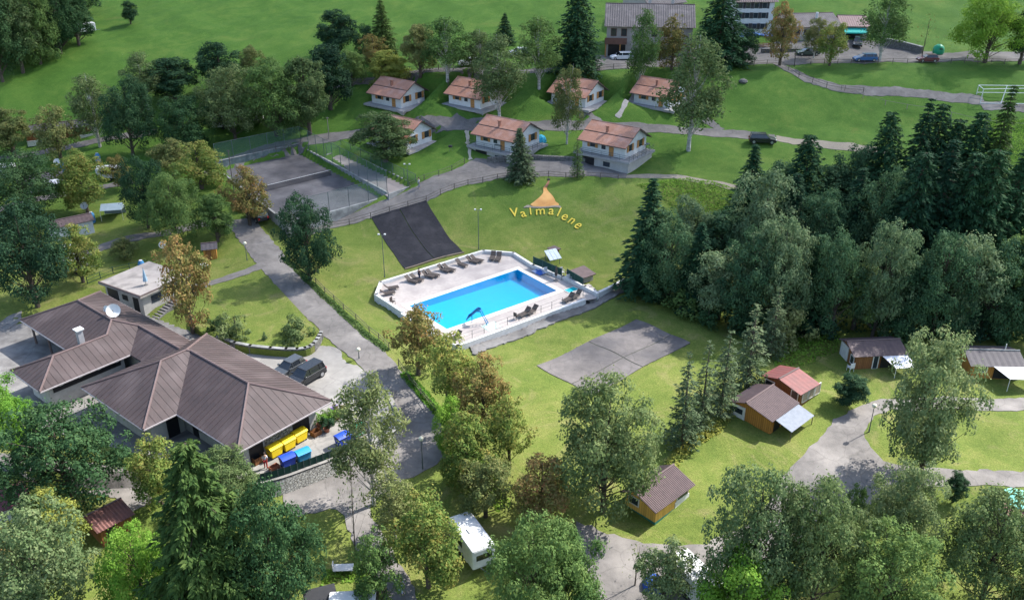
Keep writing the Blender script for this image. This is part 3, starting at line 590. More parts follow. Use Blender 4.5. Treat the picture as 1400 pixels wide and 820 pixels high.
def spruce(seed, Hh, Rr, whorls, per, card, droop=.35, sparse=1.0, base=.08, pw=.85):
    rng = np.random.default_rng(seed); Q = []; t = MB(); tr = .013 * Hh + .05
    t.tube([(0,0,0),(0,0,Hh*.5),(0,0,Hh*.97)], [tr, tr*.6, tr*.08], 7)
    for w_ in range(whorls):
        f = base + (1 - base) * (w_ + rng.uniform(-.3, .3)) / whorls; z = Hh * min(.985, max(base, f)); Lb = Rr * max(.04, (1 - f)) ** pw * rng.uniform(.82, 1.12) + .12; nb = int(6 + 3 * (1 - f)); a0 = rng.uniform(0, 6.28)
        for j in range(nb):
            if rng.random() > sparse: continue
            a = a0 + 6.283 * j / nb + rng.normal() * .16; L_ = Lb * rng.uniform(.72, 1.1); n = max(5, int(per * (.35 + .65 * L_ / Rr)))
            s = rng.uniform(.08, 1, n) ** .75; up = .10 * (f > .75)
            x = s * L_; zz = z - droop * L_ * s ** 1.3 + up * L_ * s + .12 * L_ * np.maximum(0, s - .75); wdt = .30 * L_ * (1 - s * .75) * rng.uniform(-1, 1, n); ca, sa = math.cos(a), math.sin(a)
            P = np.stack([x*ca - wdt*sa, x*sa + wdt*ca, zz - np.abs(wdt) * .25 + rng.normal(size=n) * .05 * L_], 1)
            fwd = np.array([ca, sa, -droop]); side = np.array([-sa, ca, 0]); ax = unit(fwd[None] * .9 + side[None] * np.sign(wdt)[:, None] * .7 + rng.normal(size=(n, 3)) * .28 + np.array([0, 0, -.15]))
            N = unit(np.array([0, 0, 1.0]) + rng.normal(size=(n, 3)) * .55 + np.array([ca, sa, 0]) * .35); bb = unit(np.cross(N, ax)); sz = (card * rng.uniform(.65, 1.3, n) * (.6 + .4 * L_ / Rr))[:, None]
            Q.append(np.stack([P - ax*sz*.5, P + bb*sz*.26, P + ax*sz*.85, P - bb*sz*.26], 1).reshape(-1, 3))
            if j % 2 == 0: t.tube([(0,0,z),(ca*L_*.8, sa*L_*.8, z - droop*L_*.7)], [tr*.18, tr*.05], 4, False)
    return np.concatenate(Q), t
PROTO = {}
def proto(kind, V, t, bark, hh, rr): PROTO.setdefault(kind, []).append((mesh_quads('crown_' + kind, V), t.mesh('trunk_' + kind), bark, hh, rr))
for s in range(4): proto('broad', *broadleaf(10 + s, 10, 4.0, 105, 280, .15, base=.07, top=.8, clump=(.17, .31), shell=.5), M_BARK, 10, 4.0)
for s in range(4): proto('big', *broadleaf(30 + s, 12, 5.5, 170, 430, .15, base=.08, clump=(.12, .25), shell=.55, top=.85, nlobe=11), M_BARK, 12, 5.5)
for s in range(3): proto('oval', *broadleaf(40 + s, 12, 3.4, 125, 260, .145, base=.07, top=.2, clump=(.17, .33), shell=.45, nlobe=9), M_BARK, 12, 3.4)
for s in range(3): proto('birch', *broadleaf(50 + s, 13, 2.6, 130, 150, .12, base=.12, top=.2, clump=(.16, .32), weep=.9, shell=.4, trk=.5, nlobe=10), M_BIRCH, 13, 2.6)
for s in range(4): proto('rowan', *broadleaf(60 + s, 8, 3.0, 100, 190, .13, base=.10, top=.5, clump=(.15, .30), shell=.4), M_BARK, 8, 3.0)
for s in range(3): proto('spruce', *spruce(70 + s, 17, 3.4, 40, 34, .5), M_BARK, 17, 3.4)
proto('giant', *spruce(77, 19, 5.6, 54, 100, .46, droop=.42, pw=.6), M_BARK, 19, 5.6)
for s in range(2): proto('lacy', *spruce(80 + s, 11, 2.3, 28, 26, .34, droop=.12, sparse=.66, pw=.7), M_BARK, 11, 2.3)
for s in range(2): proto('fir', *spruce(90 + s, 14, 4.2, 38, 48, .48, droop=.28, pw=.55, base=.03), M_BARK, 14, 4.2)
for s in range(3): proto('shrub', *broadleaf(100 + s, 2.2, 1.3, 24, 80, .10, base=.0, top=1, clump=(.22, .46)), M_BARK, 2.2, 1.3)
for s in range(2): proto('bare', *broadleaf(110 + s, 6, 2.0, 30, 8, .10, base=.15, top=.5, clump=(.2, .3), shell=.5, trk=.45), M_BARK, 6, 2.0)
LM = dict(
 teal=leafmat('leaf_teal', [(.026,.066,.033),(.052,.112,.052),(.112,.180,.082)], .24),
 frost=leafmat('leaf_frost', [(.064,.120,.056),(.135,.200,.095),(.255,.315,.170)], .28),
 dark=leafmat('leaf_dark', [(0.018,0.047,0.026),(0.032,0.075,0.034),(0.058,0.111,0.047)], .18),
 deep=leafmat('leaf_deep', [(0.023,0.060,0.025),(0.044,0.096,0.037),(0.088,0.149,0.055)], .22),
 mid=leafmat('leaf_mid', [(0.073,0.134,0.040),(0.116,0.190,0.055),(0.183,0.256,0.077)], .28),
 grey=leafmat('leaf_grey', [(0.064,0.108,0.039),(0.116,0.167,0.061),(0.212,0.252,0.106)], .28),
 silver=leafmat('leaf_silver', [(0.075,0.128,0.049),(0.149,0.204,0.085),(0.283,0.321,0.150)], .28),
 pale=leafmat('leaf_pale', [(0.127,0.165,0.058),(0.212,0.241,0.089),(0.338,0.336,0.150)], .3),
 bright=leafmat('leaf_bright', [(0.088,0.205,0.029),(0.158,0.304,0.040),(0.256,0.390,0.075)], .35),
 yellow=leafmat('leaf_yellow', [(0.188,0.245,0.053),(0.310,0.331,0.076),(0.442,0.409,0.099)], .35),
 olive=leafmat('leaf_olive', [(0.092,0.137,0.048),(0.166,0.194,0.066),(0.266,0.233,0.089)], .28),
 rowan=leafmat('leaf_rowan', [(0.082,0.152,0.035),(0.152,0.222,0.051),(0.257,0.275,0.070),(0.339,0.234,0.076)], .3),
 rust=leafmat('leaf_rust', [(0.105,0.140,0.042),(0.193,0.193,0.058),(0.269,0.193,0.070),(0.351,0.175,0.070)], .3),
 needle=leafmat('needle_dark', [(0.015,0.049,0.026),(0.028,0.075,0.033),(0.053,0.108,0.042)], .1),
 needleg=leafmat('needle_green', [(.034,.070,.020),(.064,.110,.028),(.120,.165,.044)], .15),
 needleb=leafmat('needle_grey', [(0.053,0.088,0.042),(0.094,0.135,0.064),(0.158,0.193,0.103)], .12))
KN = dict(broad='broadleaf_tree', big='broadleaf_tree', oval='broadleaf_tree', birch='birch_tree', rowan='rowan_tree', spruce='spruce_tree', giant='spruce_tree', lacy='conifer_tree', fir='fir_tree', shrub='shrub', bare='bare_tree')
_tr = random.Random(5); _cnt = {}
WF = dict(broad=1.04, big=.98, oval=1.06, rowan=.97, spruce=1.45, giant=1.06, birch=1.12, fir=1.15, lacy=1.0)
def tree(kind, bx, by, top, wpx, col, label, group=None, hmin=None, at=None):
    p = at if at is not None else G(bx, by); h = height_to(p, top) if top is not None else hmin; wpx *= WF.get(kind, 1.0); s = pxm(p + Vector((0, 0, h * .5))); r = wpx / s / 2
    i = _cnt.get(kind, _tr.randrange(3)); _cnt[kind] = i + 1; ps = PROTO[kind]; cm, tm, bark, hh, rr = ps[i % len(ps)]
    cat = {'shrub': 'shrub', 'spruce': 'tree', 'fir': 'tree'}.get(kind, 'tree')
    e = empty(KN[kind], p - Vector((0, 0, .08)), _tr.uniform(0, 6.28), label, cat, group); e.rotation_euler[0] = _tr.gauss(0, .022); e.rotation_euler[1] = _tr.gauss(0, .022)
    sc = (r / rr * 1.02, r / rr * 1.02, h / hh); t_ = link(bpy.data.objects.new('stems' if kind == 'shrub' else 'trunk', tm), e); c = link(bpy.data.objects.new('foliage' if kind == 'shrub' else 'crown', cm), e)
    t_.scale = sc; c.scale = sc
    if not tm.materials: tm.materials.append(bark)
    if not cm.materials: cm.materials.append(LM['mid'])
    c.material_slots[0].link = 'OBJECT'; c.material_slots[0].material = LM[col]
    return e
# ------------------------------------------------------------------ buildings
M_ROOF = mat('roof_brown_metal', (.064,.046,.044), (.050,.038,.037), 1.4, .55, .05, 8, spec=.25, c3=(.086,.066,.064), s3=.35, objvar=.10)
M_RDK = mat('roof_trim_brown', (.12,.085,.078), None, 3, .5)
M_RIDGE = mat('roof_ridge_cap', (.135,.095,.09), None, 3, .5)
M_PLAS = mat('plaster_grey', (.42,.40,.37), (.33,.315,.295), 1.5, .9, .1, 8)
M_PLASW = mat('plaster_white', (.60,.60,.585), (.50,.50,.49), 1.5, .9, .08, 8)
M_DARK = mat('dark_opening', (.020,.020,.022), (.014,.014,.016), 2, .4)
M_GLASS = mat('window_glass', (.035,.045,.055), (.02,.028,.035), 1, .08, spec=.6)
M_WFR = mat('window_frame_white', (.66,.65,.62), None, 3, .6)
M_WOOD = stripes('wood_orange', (.42,.19,.042), (.12,.05,.015), .22, 'XY')
M_WOODD = stripes('wood_brown', (.20,.085,.032), (.07,.03,.012), .2, 'XY')
M_SHUT = stripes('shutter_wood', (.38,.19,.065), (.2,.09,.03), .12, 'Z')
M_RED = mat('roof_sheet_rose', (.39,.19,.125), (.32,.16,.108), 1.5, .65, .1, 12, c3=(.40,.23,.18), s3=.7, objvar=.12)
def frame(A, B, C=None):
    """local frame of a building from ground points: x along A-B, y away from the viewer"""
    A, B = Vector(A), Vector(B); x = (B - A); x.z = 0; L_ = x.length; x.normalize(); y = Vector((-x.y, x.x, 0))
    if y.y < 0 and abs(y.y) > .05: y = -y
    D = abs((Vector(C) - A).dot(y)) if C is not None else None
    return A, x, y, L_, D, math.atan2(x.y, x.x)
def panels(root, poly3, eave, m, width=.65, th=.045, gap=.014, rib=.025, name='roof_panel'):
    """split a roof plane into panels running up the slope, each a thin slab with a standing seam"""
    P = [Vector(p) for p in poly3]; e = eave.normalized(); nrm = (P[1]-P[0]).cross(P[2]-P[0]).normalized()
    if nrm.z < 0: nrm = -nrm
    up = nrm.cross(e).normalized(); o = P[0]; Q = [((p-o).dot(e), (p-o).dot(up)) for p in P]; lo, hi = min(q[0] for q in Q), max(q[0] for q in Q)
    n = max(1, round((hi-lo) / width)); w_ = (hi-lo) / n
    def clip(poly, xv, keep):
        out = []
        for i in range(len(poly)):
            a, b_ = poly[i], poly[(i+1) % len(poly)]; ia, ib = (a[0]-xv) * keep >= 0, (b_[0]-xv) * keep >= 0
            if ia: out.append(a)
            if ia != ib: t_ = (xv-a[0]) / (b_[0]-a[0]); out.append((xv, a[1] + t_ * (b_[1]-a[1])))
        return out
    for k in range(n):
        q = clip(clip(Q, lo + k*w_ + gap/2, 1), lo + (k+1)*w_ - gap/2, -1)
        if len(q) < 3: continue
        ar = sum(q[i][0]*q[(i+1) % len(q)][1] - q[(i+1) % len(q)][0]*q[i][1] for i in range(len(q)))
        if abs(ar) < .02: continue
        if ar < 0: q = q[::-1]
        b = MB(); m_ = len(q); W = lambda s, t_, h: o + e*s + up*t_ + nrm*h
        b.add([W(s, t_, .012) for s, t_ in q] + [W(s, t_, th) for s, t_ in q], [tuple(range(m_))[::-1], tuple(range(m_, 2*m_))] + [(i, (i+1) % m_, m_+(i+1) % m_, m_+i) for i in range(m_)])
        if rib:
            xl = lo + k*w_ + gap/2; ys = sorted(t_ for s, t_ in q if abs(s - xl) < 1e-4)
            if len(ys) >= 2 and ys[-1] - ys[0] > .15: b.add([W(xl + a, c, h) for h in (th - .005, th + rib) for a, c in ((0, ys[0]), (.05, ys[0]), (.05, ys[-1]), (0, ys[-1]))], [(4,5,6,7),(0,1,5,4),(1,2,6,5),(2,3,7,6),(3,0,4,7)])
        b.build(name, m, root)
def roof_base(root, faces, m, name='roof', th=.12):
    b = MB()
    for f in faces:
        P = [Vector(p) for p in f]; nrm = (P[1]-P[0]).cross(P[2]-P[0])
        if nrm.z < 0: P = P[::-1]
        b.quad(*P); b.quad(*[p - Vector((0, 0, th)) for p in P[::-1]])
    return b.build(name, m, root)
# main service building: hipped brown metal roofs over an L of wings
e0 = U(455, 548, 3.0); ang = R(140.5); UX = Vector((math.cos(ang), math.sin(ang), 0)); VX = Vector((math.cos(ang + R(90)), math.sin(ang + R(90)), 0)); PT = .445
mb_o = Vector((e0.x, e0.y, 0)) + UX * 20 + VX * 8
mb = empty('service_building', mb_o, 0, 'large campsite service building with brown standing seam hipped roofs', 'building')
def W3(u, v, h=0): return Vector((e0.x, e0.y, 3.0 + h)) + UX * u + VX * v - mb_o
a,b_,c,d,e,f_ = W3(21,14.2),W3(9.6,14.2),W3(9.6,10.8),W3(0,10.8),W3(0,0),W3(21,0)
g_,h_,i_,j_ = W3(15.3,8.5,5.7*PT),W3(15.3,5.7,5.7*PT),W3(15.0,5.4,5.4*PT),W3(5.4,5.4,5.4*PT)
A1,A2,r_,s_ = W3(40.1,11.5),W3(40.1,2),W3(35.35,6.75,4.75*PT),W3(28.05,6.75,4.75*PT)
k_,m_,n_ = W3(29.7,17.2),W3(23.3,17.2),W3(23.3,7.7); v_,w_,t_ = W3(26.5,14,3.2*PT),W3(26.5,8.3,3.2*PT),W3(26.15,4.85,2.85*PT); z_ = W3(29.7,11.5); x1,x2,x3 = W3(18.15,4.85,2.85*PT),W3(21,7.7),W3(21,2)
FR = [([a,b_,g_],UX),([b_,c,i_,h_,g_],VX),([c,d,j_,i_],UX),([d,e,j_],VX),([e,f_,h_,i_,j_],UX),([f_,a,g_,h_],VX)]
BK = [([m_,n_,t_,s_,w_,v_],VX),([A1,z_,w_,s_,r_],UX),([k_,v_,w_,z_],VX),([k_,m_,v_],UX),([n_,x2,x1,t_],UX),([A2,r_,s_,t_,x1,x3],UX),([A1,A2,r_],VX)]
for faces, nm in ((FR, 'front'), (BK, 'back')):
    ro = roof_base(mb, [q[0] for q in faces], M_ROOF)
    for poly, ev in faces: panels(ro, poly, ev, M_ROOF, .66)
    rc = MB()
    for p, q in ([(g_,h_),(h_,i_),(i_,j_),(g_,a),(g_,b_),(j_,d),(j_,e),(h_,f_)] if nm == 'front' else [(r_,s_),(r_,A1),(r_,A2),(s_,t_),(s_,w_),(w_,v_),(v_,k_),(v_,m_),(t_,x1)]):
        k2 = MB(); k2.tube([p + Vector((0,0,.07)), q + Vector((0,0,.07))], .11, 6); k2.build('ridge_cap', M_RIDGE, ro)
    M_GUT = mat('gutter_metal', (.30,.27,.27), None, 3, .4)
    for p, q in ([(a,b_),(b_,c),(c,d),(d,e),(e,f_),(f_,a)] if nm == 'front' else [(A1,z_),(z_,k_),(k_,m_),(m_,n_),(A1,A2),(A2,x3)]):
        k2 = MB(); k2.tube([p + Vector((0,0,-.06)), q + Vector((0,0,-.06))], .1, 6); k2.build('gutter', M_GUT, ro)
def wallbox(u0, u1, v0, v1, z1=2.85, m=M_PLAS):
    b = MB(); P = [W3(u0,v0), W3(u1,v0), W3(u1,v1), W3(u0,v1)]; b.prism([(p.x, p.y) for p in P], -.1, z1); return b.build('wall', m, mb)
wallbox(1.3,19.9,1.2,9.5); wallbox(10.8,19.9,9.6,13.0); wallbox(24.4,28.6,8.0,16.0); wallbox(20.2,32,3.1,7.0); wallbox(32.1,37,3.1,9.2)
def wallpiece(name, m, p, q, z0, z1, out, th=.06):
    d_ = (q - p); d_.z = 0; d_.normalize(); nn = out.normalized() * th; b = MB(); P = [p, q, q + nn, p + nn]; b.prism([(k.x, k.y) for k in P], z0, z1); return b.build(name, m, mb)
for u in (2.2,4.6,7.0): wallpiece('window', M_GLASS, W3(u,9.5), W3(u+1.5,9.5), 1.0, 2.1, VX)
for u in (11.8,14.6,17.4): wallpiece('window', M_GLASS, W3(u,13.0), W3(u+1.2,13.0), 1.1, 2.1, VX)
wallpiece('door', M_DARK, W3(8.6,9.5), W3(9.5,9.5), 0, 2.1, VX); wallpiece('door', M_DARK, W3(10.8,10.2), W3(10.8,11.4), 0, 2.1, -UX)
wallpiece('door', M_DARK, W3(1.3,7.4), W3(1.3,8.9), 0, 2.2, -UX); wallpiece('door', M_DARK, W3(1.3,2.1), W3(1.3,4.0), 0, 2.3, -UX)
b = MB(); p, q = W3(1.27,4.2), W3(1.27,7.2); nn = -UX * .05; b.prism([(k.x, k.y) for k in (p, q, q+nn, p+nn)], .05, 2.3); b.build('stone_cladding', rubble('rubble_clad', 3.2, ((.36,.33,.27),(.24,.215,.17)), (.10,.09,.075)), mb)
for v in (8.6,10.6,12.6,14.6): wallpiece('vent_lamp', M_WFR, W3(24.4,v), W3(24.4,v+.35), 2.25, 2.5, -UX, .2)
wallpiece('window_band', M_DARK, W3(24.4,8.4), W3(24.4,15.6), 1.7, 2.2, -UX)
for u, v in ((39.2,10.8),(35.5,10.8),(32,10.8),(39.2,3)): 
    b = MB(); P = W3(u,v); b.box(P.x-.09,P.x+.09,P.y-.09,P.y+.09,-.1,2.95); b.build('carport_post', M_RDK, mb)
# things on the roof
cp = U(110,462,4.3); ch = empty('roof_flue', cp, 0, 'square metal flue with a pale cap on the rear brown roof', 'chimney'); ch.rotation_euler = (0,0,R(50))
b = MB(); b.box(-.28,.28,-.28,.28,-1.0,.9); b.build('flue_pipe', mat('flue_metal', (.30,.30,.31), None, 3, .4), ch); b = MB(); b.box(-.42,.42,-.42,.42,1.0,1.12); b.box(-.3,.3,-.3,.3,.9,1.0); b.build('cap', M_PLASW, ch)
def dish(name, loc, r, az, label, polez=1.0, m=None):
    o = empty(name, loc, az, label, 'satellite dish', 'satellite dishes'); b = MB(); b.tube([(0,0,-.3),(0,0,polez)], .04, 6); b.build('mast', M_POST, o)
    b = MB(); n, rings = 14, 4; vs = []; tilt = Matrix.Rotation(R(58), 3, 'X')
    for k in range(rings+1):
        rr = r * k / rings
        for q in range(n): t = 2*math.pi*q/n; vs.append(tilt @ Vector((rr*math.cos(t), rr*math.sin(t), .35*r*(rr/r)**2)) + Vector((0,-.1,polez)))
    fs = [(k*n+q, k*n+(q+1) % n, (k+1)*n+(q+1) % n, (k+1)*n+q) for k in range(rings) for q in range(n)]; b.add(vs, fs); b.build('reflector', m or M_PLASW, o, smooth=True)
    f = tilt @ Vector((0,0,r)) + Vector((0,-.1,polez)); b = MB(); b.tube([tilt @ Vector((0,-r,.3*r)) + Vector((0,-.1,polez)), f], .025, 5); b.tube([f, f + Vector((0,.02,-.12))], .06, 6); b.build('receiver_arm', M_POST, o)
dish('satellite_dish', U(157,432,4.9) + Vector((0,0,-.2)), .75, R(20), 'large white satellite dish on the ridge of the rear brown roof', .9)
dish('satellite_dish', U(148,428,4.9) + Vector((0,0,-.2)), .35, R(-30), 'small white satellite dish left of the large one on the brown roof', .8)
# flat roofed annexe with outdoor stairs
A, B, C = U(196,430,0.0), U(236,412,0.0), U(158,398,0.0); A_ = U(199,432,.0)
A, x, y, L_, D_, rz = frame(A_, U(250,408,0.0), U(160,401,0.0)); fb = empty('flat_roof_annexe', A, rz, 'grey concrete annexe with a worn flat roof terrace beside the stairs', 'building')
L_, D_ = 6.6, 7.0
b = MB(); b.box(0,L_,0,D_,-.3,2.7); b.build('wall', M_PLAS, fb)
b = MB(); b.box(-.6,L_+.3,-.6,D_+.3,2.703,2.95); b.build('roof_slab', mat('flat_roof', (.36,.325,.295), (.28,.25,.23), .8, .9, .2, 14, c3=(.20,.18,.165), s3=.6), fb)
for z0, (xx0, xx1, yy0, yy1) in ((2.95, (-.6,L_+.3,-.6,-.45)), (2.95, (-.6,-.45,-.45,D_+.3))): b = MB(); b.box(xx0,xx1,yy0,yy1,z0+.003,z0+.12); b.build('roof_edge', M_RDK, fb)
for (xx0, xx1) in ((1.2,2.7),(3.6,4.4)): b = MB(); b.box(xx0,xx1,-.05,.01,1.2,2.2); b.build('window', M_GLASS, fb)
for yy, nm, z1 in ((.8,'door',2.1),(2.8,'window',2.0),(4.6,'garage_door',2.3)): b = MB(); b.box(-.05,.01,yy,yy+(2.0 if nm == 'garage_door' else 1.0),.0 if nm != 'window' else 1.3,z1); b.build(nm, M_DARK, fb)
so_ = A + x * -.2 - y * .1; st = empty('outdoor_stairs', A, rz, 'open concrete stairs climbing beside the flat roofed annexe', 'stairs')
for k in range(14): b = MB(); b.box(.3+k*.42,.3+k*.42+.36,-2.0,-.75,k*.15-.1,k*.15+.09); b.build('step', M_CONC2, st)
b = MB(); b.box(.2,6.3,-2.15,-2.02,-.3,.1); b.quad((.2,-2.15,.1),(6.3,-2.15,2.3),(6.3,-2.02,2.3),(.2,-2.02,.1)); b.quad((.2,-2.15,.1),(6.3,-2.15,.1),(6.3,-2.15,2.3)); b.quad((.2,-2.02,.1),(6.3,-2.02,2.3),(6.3,-2.02,.1)); b.build('stringer_wall', M_CONC2, st)
pu = empty('garden_parasol', A + x*2 + y*1.6 + Vector((0,0,2.95)), 0, 'closed pale blue parasol standing on the flat roof terrace', 'parasol')
b = MB(); b.tube([(0,0,0),(0,0,2.3)], .03, 6); b.build('pole', M_POST, pu); b = MB(); b.lathe([(.30,.55),(.24,1.0),(.14,1.6),(.04,2.2)], 8); b.build('canopy', mat('cloth_blue', (.22,.33,.42), (.3,.42,.5), 3), pu); b = MB(); b.lathe([(.25,0),(.25,.08),(.06,.1)], 10); b.build('foot', M_CONC2, pu)
# low stone wall in front of the lawn with shrubs
wp = [Vector(q[:2]) for q in [U(*q_, 0) for q_ in [(300,470),(330,481),(385,487),(415,487),(428,482),(436,472),(440,464)]]]; sw = empty('garden_wall', (wp[0].x, wp[0].y, 0), 0, 'low dark stone wall holding the lawn above the car yard', 'wall')
wall_line(sw, smooth_line(wp, 1), .95, -.3, .35, M_RUBD, cap=M_GCONC)
tag(sheet('lawn_terrace', smooth_line([Vector(q[:2]) for q in [U(*q_, .8) for q_ in [(268,452),(300,464),(330,474),(385,480),(415,480),(428,475),(436,464),(434,452),(415,430),(385,398),(362,372),(320,382),(270,398),(250,415)]]], 1, True), M_GRASS, zf=.8, off=0, step=1.2, skirt=1.2), kind='structure')
# ------------------------------------------------------------------ gabled houses
def corr(b, p00, p10, p11, p01, period, amp, th=.05):
    """corrugated sheet between four corners, waves across p00-p10"""
    p00, p10, p11, p01 = map(Vector, (p00, p10, p11, p01)); n = max(2, int((p10-p00).length / period) * 2); nr = (p10-p00).cross(p01-p00).normalized()
    if nr.z < 0: nr = -nr
    lo, hi = [], []
    for k in range(n+1): t = k/n; o = nr * (amp * (k % 2)); lo.append(p00.lerp(p10, t) + o); hi.append(p01.lerp(p11, t) + o)
    i0 = len(b.v); b.v += [tuple(v) for v in lo + hi]; b.f += [(i0+k, i0+k+1, i0+n+2+k, i0+n+1+k) for k in range(n)]
    i0 = len(b.v); b.v += [tuple(v - nr*th) for v in lo + hi]; b.f += [(i0+k, i0+n+1+k, i0+n+2+k, i0+k+1) for k in range(n)]
def gable(name, label, cat, A, B, D, hw, rise, wallm, roofm, rp=.5, oh=.35, ohg=.4, gablem=None, group=None, period=.2, amp=.05, hw_back=None, base_z=0.0, fz=None, ridge_m=None, tiles=0):
    """house with its ridge parallel to A-B; eaves over the near and far walls"""
    A, x, y, L_, _, rz = frame(A, B); r = empty(name, A, rz, label, cat, group); hb = hw if hw_back is None else hw_back
    yr = D * rp; zr = max(hw, hb) + rise
    b = MB(); b.box(0, L_, 0, D, -.5, min(hw, hb)); b.build('wall', wallm, r)
    for xx, sgn in ((0, 1), (L_, -1)):
        g = MB(); pr = [(0, min(hw,hb)+.002), (D, min(hw,hb)+.002), (D, hb), (yr, zr-.08), (0, hw)]; g.add([(xx, p, z) for p, z in pr] + [(xx + sgn*.12, p, z) for p, z in pr], [(0,1,2,3,4),(9,8,7,6,5)] + [(i, (i+1) % 5, 5+(i+1) % 5, 5+i) for i in range(5)]); g.build('gable', gablem or wallm, r)
    sf = (zr-hw)/yr; sb = (zr-hb)/(D-yr); ro = MB(); fe = (-oh, hw - oh*sf + .02); be = (D+oh, hb - oh*sb + .02); zr2 = zr + .02
    if tiles:
        ro.quad((-ohg, fe[0], fe[1]), (L_+ohg, fe[0], fe[1]), (L_+ohg, yr, zr2), (-ohg, yr, zr2)); ro.quad((L_+ohg, be[0], be[1]), (-ohg, be[0], be[1]), (-ohg, yr, zr2), (L_+ohg, yr, zr2))
        for q in (fe, be): ro.quad((-ohg, q[0], q[1]-.12), (L_+ohg, q[0], q[1]-.12), (L_+ohg, yr, zr2-.12), (-ohg, yr, zr2-.12)); ro.quad((-ohg, q[0], q[1]-.12), (L_+ohg, q[0], q[1]-.12), (L_+ohg, q[0], q[1]), (-ohg, q[0], q[1]))
        for xx in (-ohg, L_+ohg):
            for q in (fe, be): ro.quad((xx, q[0], q[1]-.12), (xx, yr, zr2-.12), (xx, yr, zr2), (xx, q[0], q[1]))
        rob = ro.build('roof', M_RDK if tiles > 1 else roofm, r)
        for (q, y0) in ((fe, 0), (be, 1)):
            for k in range(2):
                f0, f1 = (k / 2, (k + 1) / 2 - .03 * (k == 0)); ya, za = q[0] + (yr-q[0])*f0, q[1] + (zr2-q[1])*f0; yb, zb = q[0] + (yr-q[0])*f1, q[1] + (zr2-q[1])*f1; pn = MB(); corr(pn, (-ohg, ya, za+.03+.05*k), (L_+ohg, ya, za+.03+.05*k), (L_+ohg, yb, zb+.03+.05*k), (-ohg, yb, zb+.03+.05*k), .34, .035, .025); pn.build('roof_panel', roofm, rob)
    else:
        rob = None
        for q in (fe, be):
            pn = MB(); corr(pn, (-ohg, q[0], q[1]+.04), (L_+ohg, q[0], q[1]+.04), (L_+ohg, yr, zr2+.04), (-ohg, yr, zr2+.04), period, amp); rob = pn.build('roof', roofm, r)
    b = MB(); b.tube([(-ohg, yr, zr2+.09), (L_+ohg, yr, zr2+.09)], .09, 6); b.build('ridge_cap', ridge_m or M_RIDGE, rob)
    return r, L_, D, zr, rob
def opening(r, name, m, x0, x1, y, z0, z1, side='front', D=0, L_=0, fr=None, th=.05, sub=None):
    b = MB(); o = th
    box = {'front': (x0,x1,-o,.02), 'right': (L_-.02,L_+o,x0,x1), 'left': (-o,.02,x0,x1), 'back': (x0,x1,D-.02,D+o)}[side]
    b.box(*box, z0, z1); ob = b.build(name, m, r)
    if fr:
        f = MB(); e = .09; x_0, x_1, y_0, y_1 = box; g = .02
        if side in ('front', 'back'):
            for q in ((x0-e,x0,z0-e,z1+e),(x1,x1+e,z0-e,z1+e),(x0,x1,z0-e,z0),(x0,x1,z1,z1+e)): f.box(q[0],q[1],y_0-g,y_1+g*.1,q[2],q[3])
        else:
            for q in ((x0-e,x0,z0-e,z1+e),(x1,x1+e,z0-e,z1+e),(x0,x1,z0-e,z0),(x0,x1,z1,z1+e)): f.box(x_0-(g if side=='left' else 0),x_1+(g if side=='right' else 0),q[0],q[1],q[2],q[3])
        f.build('frame', fr, ob)
    if sub:
        wS = (x1-x0)*.5
        for q in ((x0-wS-.06, x0-.06), (x1+.06, x1+wS+.06)):
            f = MB(); bb = {'front': (q[0],q[1],-.09,-.02), 'right': (L_+.02,L_+.09,q[0],q[1]), 'left': (-.09,-.02,q[0],q[1])}[side]; f.box(*bb, z0-.05, z1+.05); f.build('shutter', sub, ob)
    return ob
